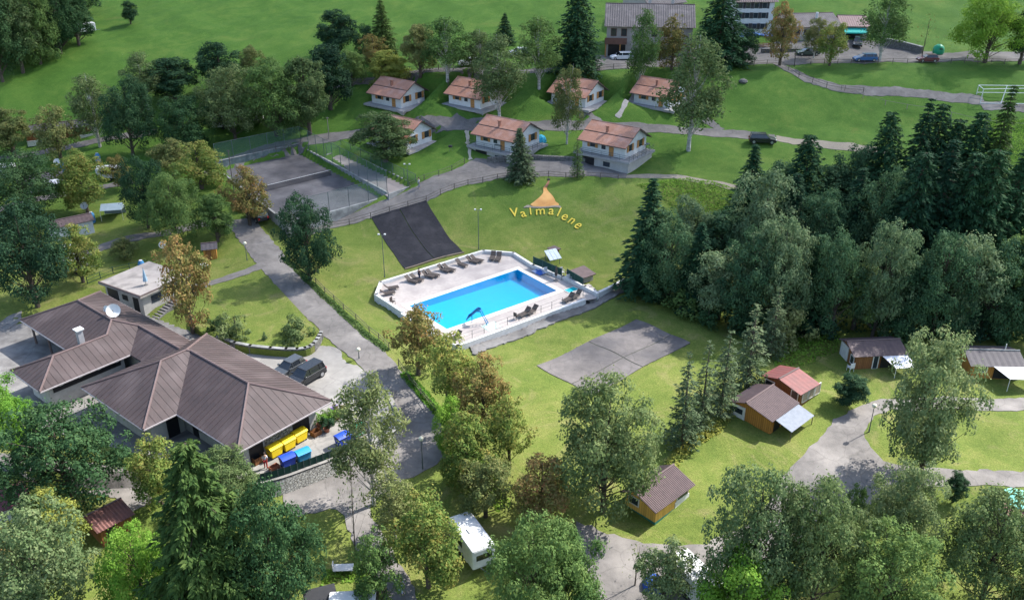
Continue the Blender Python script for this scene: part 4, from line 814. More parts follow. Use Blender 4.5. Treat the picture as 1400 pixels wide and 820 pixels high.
# bungalows
M_PINK = mat('platform_concrete', (.34,.33,.32), (.26,.25,.245), 1.5, .9)
def bungalow(cx, cy, zc, label, base=False, rot=-36, Lx=7.9, Dy=6.9):
    if not base: Lx, Dy = 7.2, 6.3
    x = Vector((math.cos(R(rot)), math.sin(R(rot)), 0)); y = Vector((-x.y, x.x, 0)); P = U(cx, cy, zc) if zc is not None else BUNG.pop(0); zc = P.z
    A = P - x * Lx; r, L_, D_, zr, rob = gable('bungalow', label, 'bungalow', A, P, Dy, 2.35, 1.75, M_PLASW, M_RED, .52, .9, .55, M_PLASW, 'white bungalows with rose sheet roofs on the slope', tiles=2, ridge_m=M_RED)
    b = MB(); b.box(-.9, L_+1.6, -1.35, D_+.3, -.32, -.02 + .03); b.build('terrace_slab', M_PINK, r)
    b = MB(); b.box(-.5, L_+1.2, -.95, D_, -2.6 if base else -.9, -.33); b.build('basement_wall', M_PLAS, r)
    if base:
        b = MB(); b.box(.6, 2.9, -1.0, -.94, -2.15, -.5); b.build('garage_door', M_DARK, r); b = MB(); b.box(4.6, 5.8, -1.0, -.94, -1.5, -.75); b.build('window', M_GLASS, r)
        rl = MB(); pts = [(-.8,-1.25), (L_+1.5,-1.25), (L_+1.5, D_)]
        for p, q in zip(pts[:-1], pts[1:]):
            for zz in (.35,.65,.95): k = MB(); k.tube([(p[0],p[1],zz),(q[0],q[1],zz)], .03, 4); k.build('rail', M_POST, r)
            n = 6
            for i in range(n): k = MB(); xx, yy = p[0]+(q[0]-p[0])*i/n, p[1]+(q[1]-p[1])*i/n; k.tube([(xx,yy,.01),(xx,yy,.95)], .03, 4); k.build('baluster', M_POST, r)
    opening(r, 'window', M_GLASS, 1.5, 2.4, 0, .95, 1.95, 'front', D_, L_, sub=M_SHUT); opening(r, 'door', M_SHUT, 5.0, 5.85, 0, .02, 2.05, 'front', D_, L_)
    opening(r, 'window', M_GLASS, 3.6, 4.4, 0, .9, 2.0, 'front', D_, L_, fr=M_WFR)
    opening(r, 'window', M_GLASS, 1.1, 2.1, 0, .9, 1.95, 'right', D_, L_, sub=M_SHUT); opening(r, 'window', M_GLASS, 4.4, 5.5, 0, .9, 2.0, 'right', D_, L_, sub=M_SHUT)
    b = MB(); b.box(3.4,3.75,1.5,1.85,2.6,4.15); b.box(3.32,3.83,1.42,1.93,4.153,4.25); b.build('chimney', mat('chimney_brick', (.30,.14,.10), None, 4), rob)
    return r
bungalow(854, 217.5, 7.0, 'white bungalow with garage underneath at the right end of the promenade', True)
bungalow(704, 209, 7.0, 'white bungalow with balcony behind the small blue green spruce', True)
bungalow(557, 208, None, 'white bungalow half hidden by the grey green tree near the bocce court')
bungalow(549, 152, None, 'leftmost bungalow of the upper row on the slope'); bungalow(657, 153, None, 'second bungalow from the left in the upper row, beside the large grey birch')
bungalow(800, 151, None, 'bungalow of the upper row behind the slender yellowing birch'); bungalow(915, 152, None, 'rightmost bungalow of the upper row behind the tall full birch')
# wooden holiday cabins on the right
M_CR = mat('cabin_roof_brown', (.115,.080,.078), (.088,.062,.062), 2, .6, .1, 8); M_CRR = mat('cabin_roof_red', (.19,.055,.050), (.135,.043,.042), 1.5, .6, c3=(.13,.05,.048), s3=.4); M_CRD = mat('cabin_roof_grey', (.085,.075,.080), (.065,.058,.062), 2, .7)
M_YEL = stripes('wood_yellow', (.62,.36,.085), (.38,.20,.05), .25, 'XY')
M_TARP = mat('white_awning', (.58,.59,.62), (.50,.51,.54), 2, .5)
r, L_, D_, zr, ro = gable('holiday_cabin', 'small yellow wooden cabin with brown corrugated roof by the lane', 'cabin', G(895,717), G(941,678), 3.35, 1.75, .75, M_YEL, M_CR, .64, .35, .45, group='wooden holiday cabins', period=.19)
opening(r, 'window', M_GLASS, 3.0, 4.5, 0, .95, 1.6, 'front', D_, L_, fr=M_WFR); b = MB(); b.box(2.75,L_+.03,-.06,-.0,.25,.85); b.build('panel', M_WFR, r); b = MB(); b.box(-.03,L_+.03,-.04,D_+.03,-.3,.24); b.build('plinth', mat('plinth_green', (.03,.17,.12)), r)
opening(r, 'window', M_GLASS, 1.9, 2.9, 0, .9, 1.6, 'left', D_, L_, fr=M_WFR); b = MB(); b.box(L_+.1,L_+.75,-.6,.6,-.25,.18); b.build('doorstep', M_RDK, r); b = MB(); b.tube([(.3,2.4,2.0),(.3,2.4,3.1)], .13, 10); b.build('flue', M_WFR, ro)
r, L_, D_, zr, ro = gable('holiday_cabin', 'orange wooden cabin with grey brown roof and clear sheet awning on the lawn', 'cabin', G(1052.6,593.5), G(1084,569), 4.5, 1.75, .65, M_WOOD, M_CR, .62, .3, .4, group='wooden holiday cabins', period=.22)
opening(r, 'caravan_end', M_WFR, 2.95, 4.45, 0, .0, 1.6, 'left', D_, L_, th=.1); b = MB(); b.box(-.14,-.1,3.2,4.2,.75,1.3); b.build('window', M_GLASS, r)
b = MB(); corr(b, (.2,-2.1,1.2), (L_+.2,-2.1,1.2), (L_+.2,-.15,1.72), (.2,-.15,1.72), .16, .03, .03); b.build('awning_sheet', mat('poly_sheet', (.27,.29,.32), (.22,.24,.27), 3, .25, spec=.6), r)
for xx in (.3, L_+.1): b = MB(); b.tube([(xx,-2.0,-.3),(xx,-2.0,1.2)], .04, 6); b.build('awning_post', M_RDK, r)
opening(r, 'door', M_DARK, .5, 1.6, 0, .0, 1.5, 'front', D_, L_)
r, L_, D_, zr, ro = gable('holiday_cabin', 'wooden cabin with weathered red roof behind the orange cabin', 'cabin', G(1091,557.7), G(1112,543), 4.3, 1.85, .55, M_WOODD, M_CRR, .56, .3, .4, group='wooden holiday cabins', period=.5, amp=.02)
for xx in (.5,1.6,2.7): opening(r, 'window', mat('window_curtain', (.42,.34,.27), None, 5), xx, xx+.8, 0, .5, 1.6, 'front', D_, L_, fr=M_WFR)
opening(r, 'door', M_RDK, .25, .95, 0, 0, 1.7, 'left', D_, L_, fr=M_WFR); opening(r, 'window', M_GLASS, 3.1, 4.1, 0, .7, 1.5, 'left', D_, L_, fr=M_WFR)
r, L_, D_, zr, ro = gable('holiday_cabin', 'brown wooden cabin with white awning below the forest edge', 'cabin', G(1167,505), G(1233,500), 3.6, 1.75, .6, M_WOODD, M_CR, .55, .3, .35, group='wooden holiday cabins', period=.5, amp=.02)
opening(r, 'door', M_GLASS, 2.05, 2.55, 0, .05, 1.65, 'front', D_, L_, fr=M_WFR); opening(r, 'window', M_GLASS, .3, 1.0, 0, .4, 1.3, 'left', D_, L_, fr=M_WFR); opening(r, 'caravan_end', M_WFR, 1.7, 3.5, 0, .0, 1.7, 'left', D_, L_, th=.1)
opening(r, 'porch_opening', M_DARK, 2.9, 5.3, 0, .1, 1.5, 'front', D_, L_)
b = MB(); b.quad((2.8,-.2,1.7),(5.6,-.2,1.7),(5.9,-2.2,1.25),(3.5,-2.2,1.25)); b.quad((3.5,-2.2,1.23),(5.9,-2.2,1.23),(5.6,-.2,1.68),(2.8,-.2,1.68)); b.build('awning', M_TARP, r)
for q in ((3.5,-2.2),(5.9,-2.2)): b = MB(); b.tube([(q[0],q[1],-.3),(q[0],q[1],1.24)], .03, 5); b.build('awning_post', M_WFR, r)
r, L_, D_, zr, ro = gable('holiday_cabin', 'orange wooden cabin with dark roof at the right frame edge', 'cabin', G(1326,516), G(1394,517), 4.0, 1.6, .65, M_WOOD, M_CRD, .5, .3, .35, group='wooden holiday cabins', period=.6, amp=.02, ridge_m=M_GCONC)
opening(r, 'window', M_GLASS, 1.0, 1.5, 0, .8, 1.4, 'front', D_, L_, fr=M_WFR); opening(r, 'porch_opening', M_DARK, 2.3, 5.2, 0, 0, 1.4, 'front', D_, L_)
b = MB(); b.quad((2.0,-.3,1.62),(5.5,-.3,1.62),(6.2,-2.3,1.3),(2.9,-2.3,1.3)); b.quad((2.9,-2.3,1.27),(6.2,-2.3,1.27),(5.5,-.3,1.59),(2.0,-.3,1.59)); b.build('awning', M_TARP, r)
for q in ((2.9,-2.3),(6.2,-2.3)): b = MB(); b.tube([(q[0],q[1],-.3),(q[0],q[1],1.28)], .03, 5); b.build('awning_post', M_WFR, r)
b = MB(); b.tube([(4.1,2.2,2.1),(4.1,2.2,3.0)], .05, 6); b.build('flue', M_WFR, ro)
r, L_, D_, zr, ro = gable('garden_shed', 'little orange wooden shed beside the rust coloured rowan', 'shed', G(280,357), G(297,353.5), 1.9, 1.7, .35, M_WOOD, M_CRD, .6, .25, .25, period=.5, amp=.02); opening(r, 'door', M_WOODD, .3, .95, 0, 0, 1.5, 'front', D_, L_)
r, L_, D_, zr, ro = gable('corrugated_hut', 'small hut under a rusty corrugated roof among the lower left trees', 'hut', G(142,748), G(183,722), 2.6, 1.8, .4, M_WOODD, mat('roof_rust', (.17,.075,.06), (.11,.055,.05), 2, .7), .8, .25, .3, period=.28, amp=.07); opening(r, 'door', M_DARK, .5, 1.3, 0, 0, 1.6, 'front', D_, L_)
r, L_, D_, zr, ro = gable('mobile_home', 'white mobile home with maroon roof at the left frame edge near the bottom', 'mobile home', G(2,722), G(46,702), 2.8, 1.8, .4, M_PLASW, mat('roof_maroon', (.17,.06,.065), None, 2), .6, .3, .3, period=.5, amp=.02); opening(r, 'window', mat('glass_teal', (.02,.09,.085), None, 2, .1), 1.0, 2.4, 0, .6, 1.5, 'front', D_, L_, fr=M_WFR)
r, L_, D_, zr, ro = gable('mobile_home', 'long wooden hut with white verandas at far left below the meadow', 'hut', G(38,197), G(126,178), 4.0, 2.0, .6, M_WOODD, M_CRD, .5, .4, .4, period=.5, amp=.02)
for q in (.0, L_-2.2): b = MB(); b.box(q,q+2.2,-1.5,-.02,-.1,.12); b.box(q,q+2.2,-1.5,-1.43,.121,.85); b.build('veranda', M_WFR, r)
for q in (2.4,4.6,6.8): opening(r, 'window', M_GLASS, q, q+.9, 0, .8, 1.6, 'front', D_, L_, fr=M_SHUT)
r, L_, D_, zr, ro = gable('mobile_home', 'caravan hut with white awning under the large dark tree at left', 'mobile home', G(30,266), G(88,255), 3.0, 1.9, .45, M_PLAS, M_CRD, .5, .3, .3, period=.5, amp=.02)
b = MB(); b.quad((2.6,-.3,1.75),(L_,-.3,1.75),(L_,-1.8,1.4),(2.6,-1.8,1.4)); b.quad((2.6,-1.8,1.37),(L_,-1.8,1.37),(L_,-.3,1.72),(2.6,-.3,1.72)); b.build('awning', M_TARP, r); opening(r, 'door', M_DARK, 3.2, 4.0, 0, 0, 1.6, 'front', D_, L_)
r, L_, D_, zr, ro = gable('mobile_home', 'caravan hut with brown roof and white side beside the blue barrel', 'mobile home', G(76,330), G(130,318), 3.0, 2.0, .4, M_PLASW, M_CR, .5, .3, .3, period=.5, amp=.02); opening(r, 'window', M_GLASS, 2.0, 3.2, 0, .8, 1.5, 'front', D_, L_, fr=M_WFR)
r, L_, D_, zr, ro = gable('mobile_home', 'red roofed hut cut off by the right frame edge near the bottom', 'mobile home', G(1374,724), G(1420,726), 3.0, 1.7, .4, M_PLASW, M_CRR, .6, .3, .3, period=.5, amp=.02); opening(r, 'window', M_GLASS, .6, 1.6, 0, .6, 1.4, 'front', D_, L_, fr=M_WFR)
# houses along the upper road
M_FARM = mat('farm_plaster', (.40,.35,.31), (.33,.29,.26), 1, .9); M_SLATE = mat('roof_slate', (.125,.108,.105), (.09,.078,.078), 3, .7, .3, 10, c3=(.16,.14,.135), s3=.7)
r, L_, D_, zr, ro = gable('farmhouse', 'large grey stone farmhouse with slate roof and wooden balcony', 'house', G(828,77), G(944,78), 11, 6.2, 3.0, M_FARM, M_SLATE, .5, .8, .5, period=.45, amp=.05)
b = MB(); b.box(-.3,4.0,-1.5,-.02,2.6,2.8); b.box(-.3,4.0,-1.5,-1.4,2.801,3.8); b.build('balcony', mat('balcony_wood', (.17,.085,.06), (.12,.06,.045), 3), r)
for q in (-.2, 2.6): b = MB(); b.box(q,q+.25,-1.4,-1.15,0,2.6); b.build('balcony_post', M_SHUT, r)
opening(r, 'porch_opening', M_DARK, .4, 3.8, 0, 0, 2.3, 'front', D_, L_)
for q in (.9,2.9,6.4,8.8,11.2,13.4): opening(r, 'window', M_GLASS, q, q+.95, 0, 4.0, 5.3, 'front', D_, L_, fr=mat('frame_brown', (.14,.07,.05)), sub=None)
for q in (7.0,9.4,12.0): opening(r, 'window', M_GLASS, q, q+1.0, 0, 1.0, 2.2, 'front', D_, L_, fr=M_SHUT)
for q in (8.0, 12.5): b = MB(); b.box(q,q+.6,6.8,7.4,zr-1.0,zr+.9); b.build('chimney', M_PLAS, ro)
P = G(955,66); r, L_, D_, zr, ro = gable('barn', 'grey roofed barn joined behind the farmhouse', 'barn', P + Vector((-9,11,.6)), P + Vector((-1,15,.6)), 10, 6.5, 2.6, M_FARM, M_SLATE, .5, .7, .5, period=.45, amp=.05); opening(r, 'door', M_DARK, 2, 4.5, 0, 0, 2.6, 'front', D_, L_)
r, L_, D_, zr, ro = gable('guest_house', 'white guest house with rows of shuttered windows at the top edge', 'house', G(1002,48), G(1054,48), 9, 7.0, 2.2, M_PLASW, M_CR, .5, .7, .6, period=.45, amp=.05)
for z0 in (1.2,3.4,5.4):
    for q in (.5,2.1,3.9,5.6): opening(r, 'window', M_GLASS, q, q+.9, 0, z0, z0+1.1, 'front', D_, L_, sub=mat('shutter_dark', (.06,.055,.055)))
r, L_, D_, zr, ro = gable('restaurant', 'long low restaurant with dark shingle roof beyond the car park', 'restaurant', G(1078,55), G(1146,54), 9, 2.8, 1.6, M_FARM, M_SLATE, .6, .8, .5, period=.45, amp=.04)
for q in (1.0,3.0,5.0,7.2): opening(r, 'window', M_GLASS, q, q+1.4, 0, .9, 2.1, 'front', D_, L_, fr=M_WFR)
b = MB(); b.tube([(6.8,3,3.5),(6.8,3,5.0)], .28, 8); b.build('chimney', M_PLASW, ro)
r, L_, D_, zr, ro = gable('restaurant_annexe', 'restaurant annexe with pinkish roof and turquoise awning', 'annexe', G(1149,53), G(1184,54), 7, 2.7, 1.3, M_FARM, mat('roof_pink', (.28,.185,.165), (.23,.15,.135), 2, .7), .6, .6, .4, period=.45, amp=.04)
opening(r, 'porch_opening', M_DARK, .4, 4.4, 0, .1, 1.9, 'front', D_, L_); b = MB(); b.quad((.2,-.1,2.25),(4.8,-.1,2.25),(4.8,-2.0,1.6),(.2,-2.0,1.6)); b.quad((.2,-2.0,1.6),(4.8,-2.0,1.6),(4.8,-2.0,1.35),(.2,-2.0,1.35)); b.build('awning', mat('cloth_turquoise', (.02,.34,.28), (.025,.40,.33), 3), r)
for q in (.3, 4.7): b = MB(); b.tube([(q,-1.95,-.2),(q,-1.95,1.6)], .04, 5); b.build('awning_post', M_WFR, r)
P = [Vector(q[:2]) for q in (G(1205,62), G(1232,67), G(1258,74))]; w_ = empty('stone_wall', (P[0].x, P[0].y, hz(*P[0])), 0, 'dark stone retaining wall between restaurant yard and meadow', 'wall'); wall_line(w_, P, lambda x, y: hz(x, y) + 1.4, lambda x, y: hz(x, y) - .5, .5, M_RUBD, cap=M_GCONC)
P = gpoly([(668,222),(720,218),(800,222)]); w_ = empty('stone_wall', (P[0].x, P[0].y, hz(*P[0])), 0, 'low grey stone wall along the promenade between the lower bungalows', 'wall'); wall_line(w_, P, lambda x, y: hz(x, y) + .8, lambda x, y: hz(x, y) - .5, .4, M_RUBD)
# ------------------------------------------------------------------ vehicles
def paint(name, c, rough=.25): return mat('paint_' + name, c, tuple(v * .94 for v in c), 2, rough, spec=.6)
M_TYRE = mat('tyre_rubber', (.018,.018,.019), None, 4, .85); M_RIM = mat('rim_alloy', (.42,.42,.43), None, 4, .35, metal=.6); M_CGL = mat('car_glass', (.015,.018,.022), (.01,.012,.015), 1, .06, spec=.8); M_LAMP = mat('headlamp_glass', (.7,.7,.68), None, 2, .15); M_TAIL = mat('tail_lamp', (.35,.02,.02), None, 2, .2)
def car(label, loc, rz, m, kind='hatch', cat='car', group=None):
    """nose along +x"""
    L_, W_, = {'hatch': (3.9, 1.68), 'wagon': (4.5, 1.76), 'suv': (4.5, 1.85)}[kind]; hb = {'hatch': .92, 'wagon': .92, 'suv': 1.02}[kind]; hr = {'hatch': 1.46, 'wagon': 1.45, 'suv': 1.68}[kind]; gc = .22 if kind != 'suv' else .28
    r = empty('car' if kind != 'suv' else 'off_road_car', loc, rz, label, cat, group); x0, x1 = -L_/2, L_/2
    pf = [(x0,.42),(x0+.05,hb-.12),(x0+.25,hb),(x1-1.25,hb),(x1-.35,hb-.14),(x1-.05,hb-.32),(x1,.45),(x1-.12,gc),(x0+.12,gc)]
    secs = [(-W_/2, .06), (-W_/2+.12, 0), (W_/2-.12, 0), (W_/2, .06)]; b = MB(); n = len(pf)
    cx = 0; cz = .62
    for yy, sh in secs: b.v += [(x*(1-sh*.5), yy, cz + (z-cz)*(1-sh*1.2)) for x, z in pf]
    b.f += [tuple(range(n)), tuple(range(3*n, 4*n))[::-1]] + [(s*n+i, (s+1)*n+i, (s+1)*n+(i+1) % n, s*n+(i+1) % n) for s in range(3) for i in range(n)]
    b.build('body', m, r, bevel=.03)
    bx0, bx1 = x0+.12, x1-1.1; tx0, tx1 = x0 + (.45 if kind == 'hatch' else .3), x1 - 1.85
    q = MB(); wb, wt = W_/2-.07, W_/2-.26
    q.add([(bx0,-wb,hb-.02),(bx1,-wb,hb-.02),(bx1,wb,hb-.02),(bx0,wb,hb-.02),(tx0,-wt,hr-.06),(tx1,-wt,hr-.06),(tx1,wt,hr-.06),(tx0,wt,hr-.06)], [(0,3,2,1),(4,5,6,7),(0,1,5,4),(1,2,6,5),(2,3,7,6),(3,0,4,7)]); q.build('window', M_CGL, r, bevel=.03)
    q = MB(); q.box(tx0-.04,tx1+.08,-wt-.03,wt+.03,hr-.075,hr); q.build('roof', m, r, bevel=.03)
    for xx in (x0+.95, (x0+x1)/2+.05):
        for s in (-1, 1):
            q = MB(); f = (xx-bx0)/(bx1-bx0); q.tube([(xx, s*(wb+.005), hb-.02), (xx+(.0), s*(wt+.015), hr-.06)], .04, 4); q.build('pillar', m, r)
    wr = .31 if kind != 'suv' else .37; w0 = None
    for xx in (x0+.78, x1-.8):
        for s in (-1, 1):
            q = MB(); q.tube([(0,-.1,0),(0,.1,0)], wr, 14); wh = q.build('wheel', M_TYRE, r); wh.location = (xx, s*(W_/2-.09), wr); q = MB(); q.tube([(0,-.108,0),(0,.108,0)], wr*.62, 10); q.build('rim', M_RIM, wh)
    for s in (-1, 1):
        q = MB(); q.box(x1-.16,x1-.03,s*W_*.36-.17,s*W_*.36+.17,hb-.36,hb-.22); q.build('headlight', M_LAMP, r); q = MB(); q.box(x0-.02,x0+.1,s*W_*.38-.12,s*W_*.38+.12,hb-.36,hb-.1); q.build('tail_light', M_TAIL, r); q = MB(); q.box(bx1-.35,bx1-.15,s*(W_/2+.08)-.09,s*(W_/2+.08)+.09,hb,hb+.14); q.build('mirror', m, r)
    return r
def G5(px, py): return G(px, py) + Vector((0, 0, .06))
def Y0(px, py): p = U(px, py, YZ); return p
bk, wh_, bl, mr, dg, sv = paint('black', (.014,.016,.019)), paint('white', (.72,.73,.75)), paint('blue', (.03,.11,.28)), paint('maroon', (.12,.028,.035)), paint('dark_grey', (.045,.05,.055)), paint('silver', (.42,.43,.45))
u39 = math.atan2(UX.y, UX.x)
car('dark car parked nose in at the edge of the brown roof, left one of two', Y0(396,509), u39 + R(95), dg, 'hatch', group='cars by the service building')
car('black off road car parked beside the brown roofed building, right one of two', Y0(419,520), u39 + R(95), bk, 'suv', group='cars by the service building')
car('black off road car parked at the end of the garden road', G5(1042,196), R(-8), bk, 'suv')
car('blue estate car parked along the fence of the upper road', G5(1182,84), R(181), bl, 'wagon'); car('dark red small car parked along the upper road fence', G5(1267,85), R(178), mr, 'hatch')
car('white car parked in front of the grey farmhouse', G5(850,82), R(185), wh_, 'wagon'); car('black van like car parked before the turquoise awning', G5(1172,63), R(250), bk, 'suv'); car('dark grey car parked left of the black one before the restaurant', G5(1152,63), R(255), dg, 'hatch')
car('dark car standing in the shade beside the reddish rowan', G5(331,283), R(120), bk, 'hatch'); car('dark off road car at the road edge below the reddish rowan', G5(352,300), R(130), bk, 'suv'); car('white car half hidden behind trees on the upper road', G5(640,90), R(185), wh_, 'hatch'); car('silver car behind the feathery tree on the upper road', G5(710,76), R(180), sv, 'wagon')
car('grey car under the big dark fir in the car park', G5(975,77), R(185), dg, 'wagon'); car('green grey car parked before the restaurant terrace', G5(1104,76), R(183), paint('green_grey', (.05,.08,.075)), 'wagon')
def caravan(label, px, py, rz, L_=4.6, W_=2.1, hh=2.4, z=None):
    p = G(px, py) + Vector((0, 0, .05)); r = empty('caravan', p, rz, label, 'caravan', 'white caravans'); b = MB(); b.prism([(-L_/2,-W_/2),(L_/2,-W_/2),(L_/2,W_/2),(-L_/2,W_/2)], .45, hh); b.build('body', M_PLASW, r, bevel=.18)
    for s in (-1, 1): q = MB(); q.box(-1.2,.4,s*(W_/2)-.02,s*(W_/2)+.02,1.25,1.85); q.build('window', M_CGL, r); q = MB(); q.tube([(0,-.1,0),(0,.1,0)], .3, 12); w_ = q.build('wheel', M_TYRE, r); w_.location = (0, s*(W_/2-.1), .3)
    q = MB(); q.box(L_/2-.02,L_/2+.02,-.7,.7,1.3,1.85); q.build('window', M_CGL, r); q = MB(); q.box(.7,1.35,-W_/2-.02,-W_/2+.02,.5,2.1); q.build('door', M_WFR, r); q = MB(); q.tube([(L_/2,.35,.5),(L_/2+1,0,.5),(L_/2,-.35,.5)], .05, 5); q.build('drawbar', M_POST, r); q = MB(); q.box(-.3,.3,-.3,.3,hh-.02,hh+.1); q.build('roof_hatch', M_WFR, r); return r
caravan('white caravan roof showing between the trees at bottom centre', 645, 756, R(-62), 4.8); caravan('white caravan parked behind the small tree by the lower lane', 950, 812, R(-60), 5.0); caravan('white caravan partly hidden at the left frame edge', 2, 246, R(10), 4.5); caravan('grey white trailer at the bottom edge below the white bench', 484, 846, R(5), 3.6, 2.0, 2.0)
caravan('white camper hidden under the huge dark tree at left', 106, 372, R(20), 3.0, 1.7, 1.9); caravan('small white caravan at the far edge of the upper left wood', 119, 46, R(40), 3.6, 1.8, 2.1)
caravan('white caravan between the dark trees above the tennis court, left one', 306, 176, R(15), 4.2, 2.0, 2.3); caravan('white caravan between the dark trees above the tennis court, right one', 344, 168, R(5), 4.2, 2.0, 2.3); caravan('white caravan on the grass left of the yellow brown rowan pair', 152, 246, R(14), 3.8, 1.9, 2.2)
# ------------------------------------------------------------------ tents, parasols, barrels
def awning_tent(label, px, py, rz, m, W_=3.0, D_=2.4):
    r = empty('awning_tent', G(px, py), rz, label, 'tent'); b = MB(); a, c = W_/2, D_/2; b.quad((-a,-c,1.5),(a,-c,1.5),(a,c*.2,2.1),(-a,c*.2,2.1)); b.quad((-a,c*.2,2.1),(a,c*.2,2.1),(a,c,1.2),(-a,c,1.2)); b.quad((-a,c,1.2),(a,c,1.2),(a,c+.3,.05),(-a,c+.3,.05)); b.quad((-a,-c,1.5),(-a,c*.2,2.1),(-a,c,1.2)); b.quad((a,-c,1.5),(a,c,1.2),(a,c*.2,2.1)); b.build('canopy', m, r)
    for q in ((-a,-c,1.5),(a,-c,1.5),(-a,c,1.2),(a,c,1.2)): k = MB(); k.tube([(q[0],q[1],-.1),q], .025, 5); k.build('pole', M_WFR, r)
awning_tent('grey blue awning tent standing on the grass at left', 156, 297, R(12), mat('cloth_grey_blue', (.27,.33,.36), (.22,.28,.31), 2)); awning_tent('black flat awning beside the grey trailer at the bottom edge', 440, 832, R(20), mat('cloth_black', (.03,.03,.033)), 2.4, 2.2)
def dome(label, px, py, m, r_=1.2, h=1.1, cat='tent', name='dome_tent'):
    o = empty(name, G(px, py), .4, label, cat); b = MB(); b.lathe([(r_,-.05),(r_*.96,h*.3),(r_*.75,h*.68),(r_*.4,h*.93),(.02,h)], 8); b.build('fly_sheet', m, o); k = MB()
    for a in (0, math.pi/2): k.tube([(r_*1.02*math.cos(a),r_*1.02*math.sin(a),0),(r_*.72*math.cos(a),r_*.72*math.sin(a),h*.75),(0,0,h*1.03),(-r_*.72*math.cos(a),-r_*.72*math.sin(a),h*.75),(-r_*1.02*math.cos(a),-r_*1.02*math.sin(a),0)], .02, 4)
    k.build('tent_pole', M_POST, o)
dome('small turquoise dome tent on the terrace of the middle bungalow', 738, 193, mat('cloth_cyan', (.02,.38,.55), (.02,.30,.46), 2)); dome('blue tarpaulin covered heap among the bottom lane trees', 894, 800, mat('tarp_blue', (.03,.10,.42), (.02,.07,.32), 3), 1.0, .9, 'tarpaulin', 'covered_heap')
def parasol(label, px, py, m, r_=1.5, h=2.3):
    o = empty('garden_parasol', G(px, py), 0, label, 'parasol'); b = MB(); b.tube([(0,0,-.1),(0,0,h)], .035, 6); b.build('pole', M_POST, o); n = 8
    for k in range(n):
        t0, t1 = 2*math.pi*k/n, 2*math.pi*(k+1)/n; c = MB(); p, q = (r_*math.cos(t0), r_*math.sin(t0), h-.45), (r_*math.cos(t1), r_*math.sin(t1), h-.45); c.quad((0,0,h),p,q); c.quad(p,(p[0],p[1],p[2]-.15),(q[0],q[1],q[2]-.15),q); c.build('canopy_panel', m, o)
parasol('mint green parasol at the right frame edge by the lower lane', 1386, 704, mat('cloth_mint', (.20,.52,.42), (.15,.45,.36), 2))
cb = mat('cloth_royal', (.06,.17,.42), (.045,.13,.36), 2)
for a in ((1012,64,'leftmost of the blue parasols on the restaurant terrace'),(1028,62,'middle one of the blue parasols on the restaurant terrace'),(1048,63,'rightmost of the blue parasols on the restaurant terrace')): parasol(a[2], a[0], a[1], cb, 1.5, 2.7)
f = empty('deck_railing', G(1036,66), 0, 'orange wooden railing of the restaurant terrace', 'railing'); d_ = G(1058,66) - G(1036,66)
for zz in (.3,.6,.9): b = MB(); b.box(0,d_.x,-.03,.03,zz,zz+.12); b.build('board', M_SHUT, f)
for q in range(4): b = MB(); b.box(q*d_.x/3-.05,q*d_.x/3+.05,-.05,.05,-.1,1.1); b.build('post', M_SHUT, f)
f = empty('terrace_hedge', G(1040,73), 0, 'dark low stone planter wall along the restaurant terrace', 'wall'); d_ = G(1128,73) - G(1040,73); b = MB(); b.box(0,d_.x,-.25,.25,-.3,.9); b.build('wall_section', M_RUBD, f)
def barrel(label, px, py, c='tarp_sky', top=True, z=None):
    o = empty('covered_gas_bottle', G(px, py), 0, label, 'gas bottle cover', 'blue covers between the caravans'); b = MB(); b.lathe([(.42,-.05),(.45,.5),(.42,1.2),(.25,1.55),(.05,1.6)], 10); b.build('cover', mat('tarp_sky', (.06,.22,.42), (.045,.17,.35), 3), o)
    b = MB(); b.lathe([(.2,1.5),(.22,1.62),(.05,1.66)], 8); b.build('lid', M_PLASW, o)
barrel('blue covered bottle beside the white awning under the large dark tree', 88, 234); barrel('blue covered bottle beside the brown roofed caravan hut', 127, 304); barrel('blue covered bottle above the flat roofed annexe', 195, 371); barrel('pale blue covered bottle on the grass right of the slim birch', 135, 222)
dish('satellite_dish', G(82,236), .55, R(10), 'white satellite dish beside the caravan under the large dark tree', 1.8); dish('satellite_dish', G(119,296), .55, R(10), 'white satellite dish beside the brown roofed caravan hut', 1.7); dish('satellite_dish', G(226,352), .5, R(10), 'white satellite dish left of the rust coloured rowan', 1.9)
def table(label, px, py):
    o = empty('garden_table', G(px, py), .3, label, 'table', 'white garden tables'); b = MB(); b.lathe([(.6,.7),(.6,.74)], 14); b.build('table_top', M_PLASW, o)
    for a in range(4): t = a*math.pi/2; k = MB(); k.tube([(.4*math.cos(t),.4*math.sin(t),0),(.3*math.cos(t),.3*math.sin(t),.7)], .03, 5); k.build('leg', M_PLASW, o)
table('white round table beside the huge dark tree, upper one', 92, 342); table('white round table beside the huge dark tree, lower one', 101, 352); table('white round garden table beside the little orange shed', 281, 368)
def dark_table(label, p, rz=0):
    o = empty('terrace_table', p, rz, label, 'table', 'dark tables on the bungalow terraces'); b = MB(); b.box(-.7,.7,-.4,.4,.7,.75); b.build('table_top', M_GWALL, o)
    for x in (-.6,.6):
        for y in (-.33,.33): k = MB(); k.tube([(x,y,0),(x,y,.7)], .03, 5); k.build('leg', M_POST, o)
def terr(px, py, z): return U(px, py, z)
dark_table('dark table on the balcony of the middle lower bungalow', U(682,204,7.02), R(-36)); dark_table('dark table on the balcony of the right lower bungalow', U(822,207.5,7.02), R(-36)); dark_table('dark table on the side terrace of the right lower bungalow', U(883,203,7.02), R(54))
